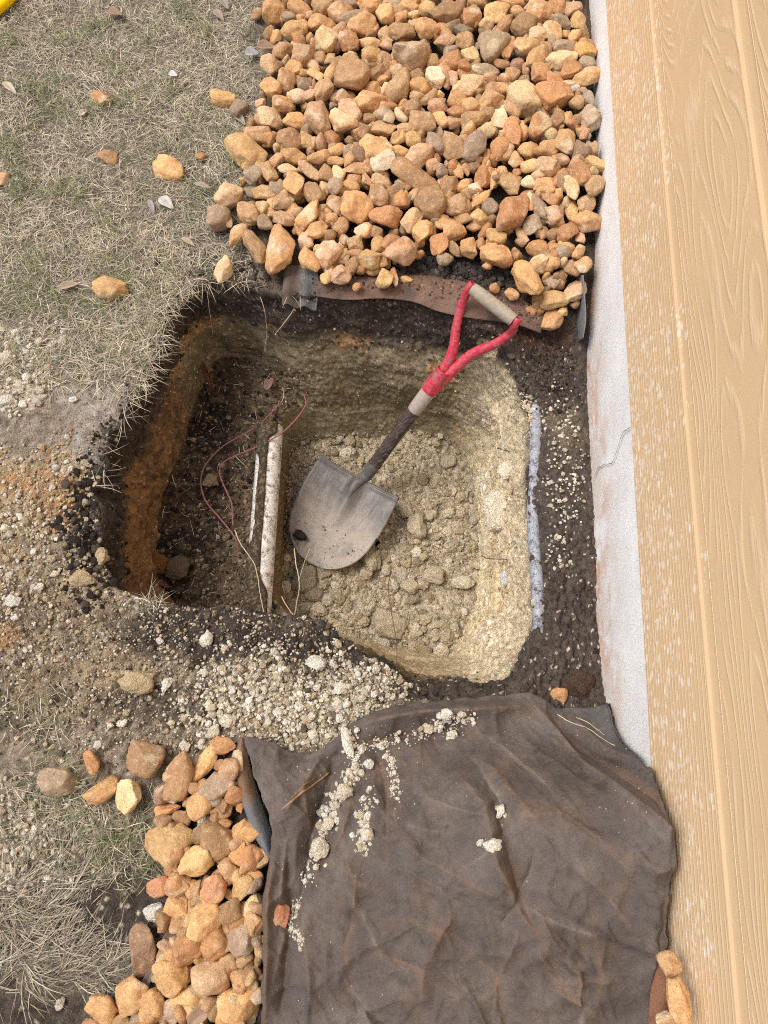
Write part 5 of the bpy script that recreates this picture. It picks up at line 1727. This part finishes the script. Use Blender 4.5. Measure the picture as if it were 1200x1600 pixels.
for nm, lab, cat, pl, r, mt in (
        ('root', 'pale root hanging over the near rim in front of the white pipe', 'root', [(367, 828, -.22), (376, 850, -.2), (398, 883, -.15), (406, 925, -.07), (414, 963, .004)], .0013, M_ROOT),
        ('root', 'forked pale root standing in front of the shovel tip', 'root', [(460, 856, -.24), (463, 885, -.2), (468, 912, -.14), (463, 945, -.05), (459, 968, .004)], .0014, M_ROOT),
        ('root', 'thin side root joining the forked root by the blade', 'root', [(485, 856, -.24), (475, 880, -.19), (468, 905, -.155)], .0009, M_ROOT),
        ('root', 'short pale root curling from the rim left of the forked root', 'root', [(440, 932, -.08), (450, 950, -.03), (459, 962, -.004)], .0011, M_ROOT),
        ('root', 'hair root hanging down the back wall left of the fabric scrap', 'root', [(400, 448, -.01), (412, 480, -.03), (417, 515, -.09), (413, 550, -.15)], .0009, M_ROOT),
        ('root', 'pale root running from the fabric scrap down the back wall', 'root', [(462, 478, -.03), (448, 500, -.06), (430, 522, -.1)], .0013, M_ROOT),
        ('root', 'hair root hanging near the left corner of the back wall', 'root', [(324, 455, -.01), (328, 490, -.06), (333, 525, -.13)], .0008, M_ROOT),
        ('root', 'long brown hair root crossing the near pit edge', 'root', [(611, 888, -.38), (607, 920, -.34), (612, 960, -.24), (619, 1000, -.11), (620, 1060, .005)], .0011, M_TWIG),
        ('twig', 'brown twig lying across the pale right slope', 'twig', [(752, 868, -.33), (765, 873, -.27), (798, 874, -.21)], .0016, M_TWIG),
        ('twig', 'short dark twig stuck in the upper right pit slope', 'twig', [(778, 700, -.2), (788, 703, -.175), (796, 706, -.16)], .0018, M_TWIG),
        ('twig', 'pale straw lying over the fabric fold by the foundation', 'twig', [(878, 1115, .03), (905, 1130, .045), (930, 1140, .055), (960, 1165, .07)], .0010, M_ROOT),
        ('twig', 'second pale straw above the other on the fabric fold', 'twig', [(905, 1120, .02), (930, 1133, .035), (948, 1148, .05)], .0008, M_ROOT),
        ('twig', 'rusty stick lying on the left part of the fabric', 'twig', [(440, 1266, .085), (470, 1240, .085), (498, 1220, .08), (514, 1207, .075)], .0020, simple('rusty_stick', S(166, 120, 76), .8, .3, 150)),
        ('twig', 'shorter rusty stick beside the first on the fabric', 'twig', [(456, 1246, .083), (474, 1228, .082), (490, 1216, .08)], .0015, simple('rusty_stick2', S(150, 106, 68), .8, .3, 150))):
    w_ = catmull([un(*q) for q in pl], 8)
    w_ = w_ + .0012 * np.stack([fbm(w_ + k, 90, 2, 3 + k) for k in range(3)], 1)
    if 'fabric fold' in lab or 'on the fabric' in lab or 'part of the fabric' in lab:
        w_[:, 2] = [fz(q[0], q[1]) + r * 1.2 for q in w_]
    V, F = tube(w_, np.linspace(r, r * .55, len(w_)), 7)
    tag(mesh_py(nm, V, F, mt), lab, cat)
V, F = tube(catmull([un(-60, 50, .02), un(-20, 26, .02), un(8, 4, .02), un(36, -22, .02), un(90, -60, .02)], 12), .0125, 18)
tag(mesh_py('garden_hose', V, F, simple('yellow_hose', S(250, 214, 20, sat=1.1), .4, .06, 40, .05)), 'bright yellow hose crossing the far corner of the lawn', 'hose')

# ------------------------------------------------------------------ grass
grng = np.random.default_rng(5)
M_GRASS = None
t = NT('grass_blade', 0.75)
n = t.noise(300, 3)
M_GRASS = t.done(t.mix(1.0, t.attr(), t.grey(t.ramp(n, .25, .75, .82, 1.18)), 'MULTIPLY'))
STRAW = np.array([S(200, 184, 152), S(178, 162, 132), S(216, 204, 176), S(152, 138, 114), S(186, 168, 130), S(122, 110, 94), S(100, 90, 78)])
GREEN = np.array([S(112, 128, 70), S(134, 144, 86), S(94, 112, 60), S(156, 156, 100)])


def blades(root, az, lean, length, width, cols, bend):
    n = len(root)
    t = np.linspace(0, 1, 4)
    d = np.stack([np.cos(az), np.sin(az), 0 * az], 1)
    sd = np.stack([-np.sin(az), np.cos(az), 0 * az], 1)
    V = np.zeros((n, 4, 2, 3))
    P = root.copy()
    el = lean.copy()
    for i in range(4):
        w = width * (1 - t[i] ** 2 * .85)
        V[:, i, 0] = P - sd * w[:, None] / 2
        V[:, i, 1] = P + sd * w[:, None] / 2
        V[:, i, 0, 2] += w * .25
        P = P + (length / 3)[:, None] * (d * np.cos(el)[:, None] + np.array([0, 0, 1.0]) * np.sin(el)[:, None])
        az = az + bend * .33
        d = np.stack([np.cos(az), np.sin(az), 0 * az], 1)
        el = el - lean * grng.uniform(.35, .75, n)
    V = V.reshape(-1, 3)
    b = (np.arange(n) * 8)[:, None]
    F = np.concatenate([np.stack([b[:, 0] + 2 * i, b[:, 0] + 2 * i + 1, b[:, 0] + 2 * i + 3, b[:, 0] + 2 * i + 2], 1) for i in range(3)])
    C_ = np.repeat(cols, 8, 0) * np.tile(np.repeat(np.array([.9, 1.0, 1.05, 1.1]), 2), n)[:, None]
    return V, F, C_


GV, GF, GC, gn = [], [], [], 0


def grow(w, n, lmin, lmax, green, lean=(.15, .6), az=None, azs=3.2, wd=(.0008, .0016), tint=1.0):
    """w: weight per ground vertex; green: fraction of green blades (number or per-vertex array)"""
    global gn
    q = w[FV] * farea
    k = grng.choice(len(q), n, p=q / q.sum())
    root = fcen[k] + grng.normal(0, .0015, (n, 3)) * [1, 1, 0]
    cl = fbm(root * [1, 1, 0], 30, 2, 44)
    a = (grng.uniform(-np.pi, np.pi, n) if az is None else az + grng.normal(0, azs, n)) + cl * 2.0
    g_ = (green if np.isscalar(green) else green[FV[k]])
    isg = grng.random(n) < g_
    cols = np.where(isg[:, None], GREEN[grng.integers(0, len(GREEN), n)], 1.12 * STRAW[grng.integers(0, len(STRAW), n)]) * grng.uniform(.8, 1.15, (n, 1)) * tint
    ln = grng.uniform(lean[0], lean[1], n) + isg * .35
    V, F, C_ = blades(root, a, ln, grng.uniform(lmin, lmax, n), grng.uniform(wd[0], wd[1], n), cols, grng.normal(0, .55, n))
    GV.append(V); GF.append(F + gn); GC.append(C_); gn += len(V)


heapw = sstep(0.0, 0.05, XY[:, 0] + 0.36 + 0.1 * (XY[:, 1] - 0.95) + .02 * NB1) * sstep(.88, .93, XY[:, 1])
inview = (xx > -1.12) * (yy < 1.95)
lawn = out * inview * (xx < -.22) * (1 - heapw) * sstep(0.0, .12, yy - un(0, 535, 0)[1] + .05 * NB1)
greenf = np.clip(.10 + .5 * sstep(.0, .45, fbm(P3 * [1, 1, 0] + 12, 15, 4, 76)), 0, 1)
patch = .45 + .8 * sstep(-.25, .25, fbm(P3 * [1, 1, 0] + 3, 12, 3, 78))
patch *= 1 - .6 * B(60, 120, 70, 50, wob=.4) * 0
grow(lawn * patch, 43000, .014, .046, greenf * .7, (.1, .55))
grow(lawn * patch * sstep(.1, .35, fbm(P3 * [1, 1, 0] + 12, 15, 3, 76)), 1300, .025, .06, .85, (.5, 1.0))
thin = B(150, 560, 160, 50, wob=.5) + B(240, 470, 60, 70, wob=.4) * .8
grow(thin * (1 - heapw), 3000, .02, .055, .12)
tuft = B(215, 575, 26, 50, wob=.5) + B(265, 480, 25, 40, wob=.5) + B(285, 425, 40, 25, wob=.5) + B(200, 620, 12, 30, wob=.5) * .6
grow(tuft * (SEC == 0), 400, .03, .07, .06, (.05, .5), az=-.5, azs=.9)
rimhang = (SEC == 0) * (PAR < .02) * (xx < -.36) * (yy > .45)
grow(rimhang * 1.0, 70, .03, .07, .1, (-.2, .4), az=-.3, azs=.8)
low1 = B(50, 1440, 90, 90, wob=.6) + B(110, 1510, 110, 50, wob=.5)
grow(low1, 1600, .03, .085, .02, (.08, .4), az=.35, azs=.5, tint=.72)
low2 = B(160, 1310, 110, 70, wob=.45) + B(60, 1260, 80, 60, wob=.45) + B(190, 1270, 60, 40, wob=.4)
grow(low2, 1000, .02, .05, .22, tint=.85)
grow(B(200, 1330, 50, 40, wob=.4) + B(100, 1230, 45, 35, wob=.4), 260, .02, .05, .7, (.4, 1.0))
grow(B(240, 945, 22, 20, wob=.4) + B(60, 1110, 70, 40) * .3 + B(90, 1160, 40, 30) * .3, 240, .02, .05, .35)
grow(lower * (xx < -.05) * (1 - bed), 900, .015, .045, .1)
grow(shelf * 1.0, 160, .02, .05, 0.0, (.0, .2))
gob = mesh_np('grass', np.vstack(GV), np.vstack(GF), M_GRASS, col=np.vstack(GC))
tag(gob, 'thin dry straw-coloured grass with a few green tufts', 'grass', kind='stuff')
#print('TRIS', sum(len(o.data.loop_triangles) or sum(len(p.vertices) - 2 for p in o.data.polygons) for o in bpy.data.objects if o.type == 'MESH'))
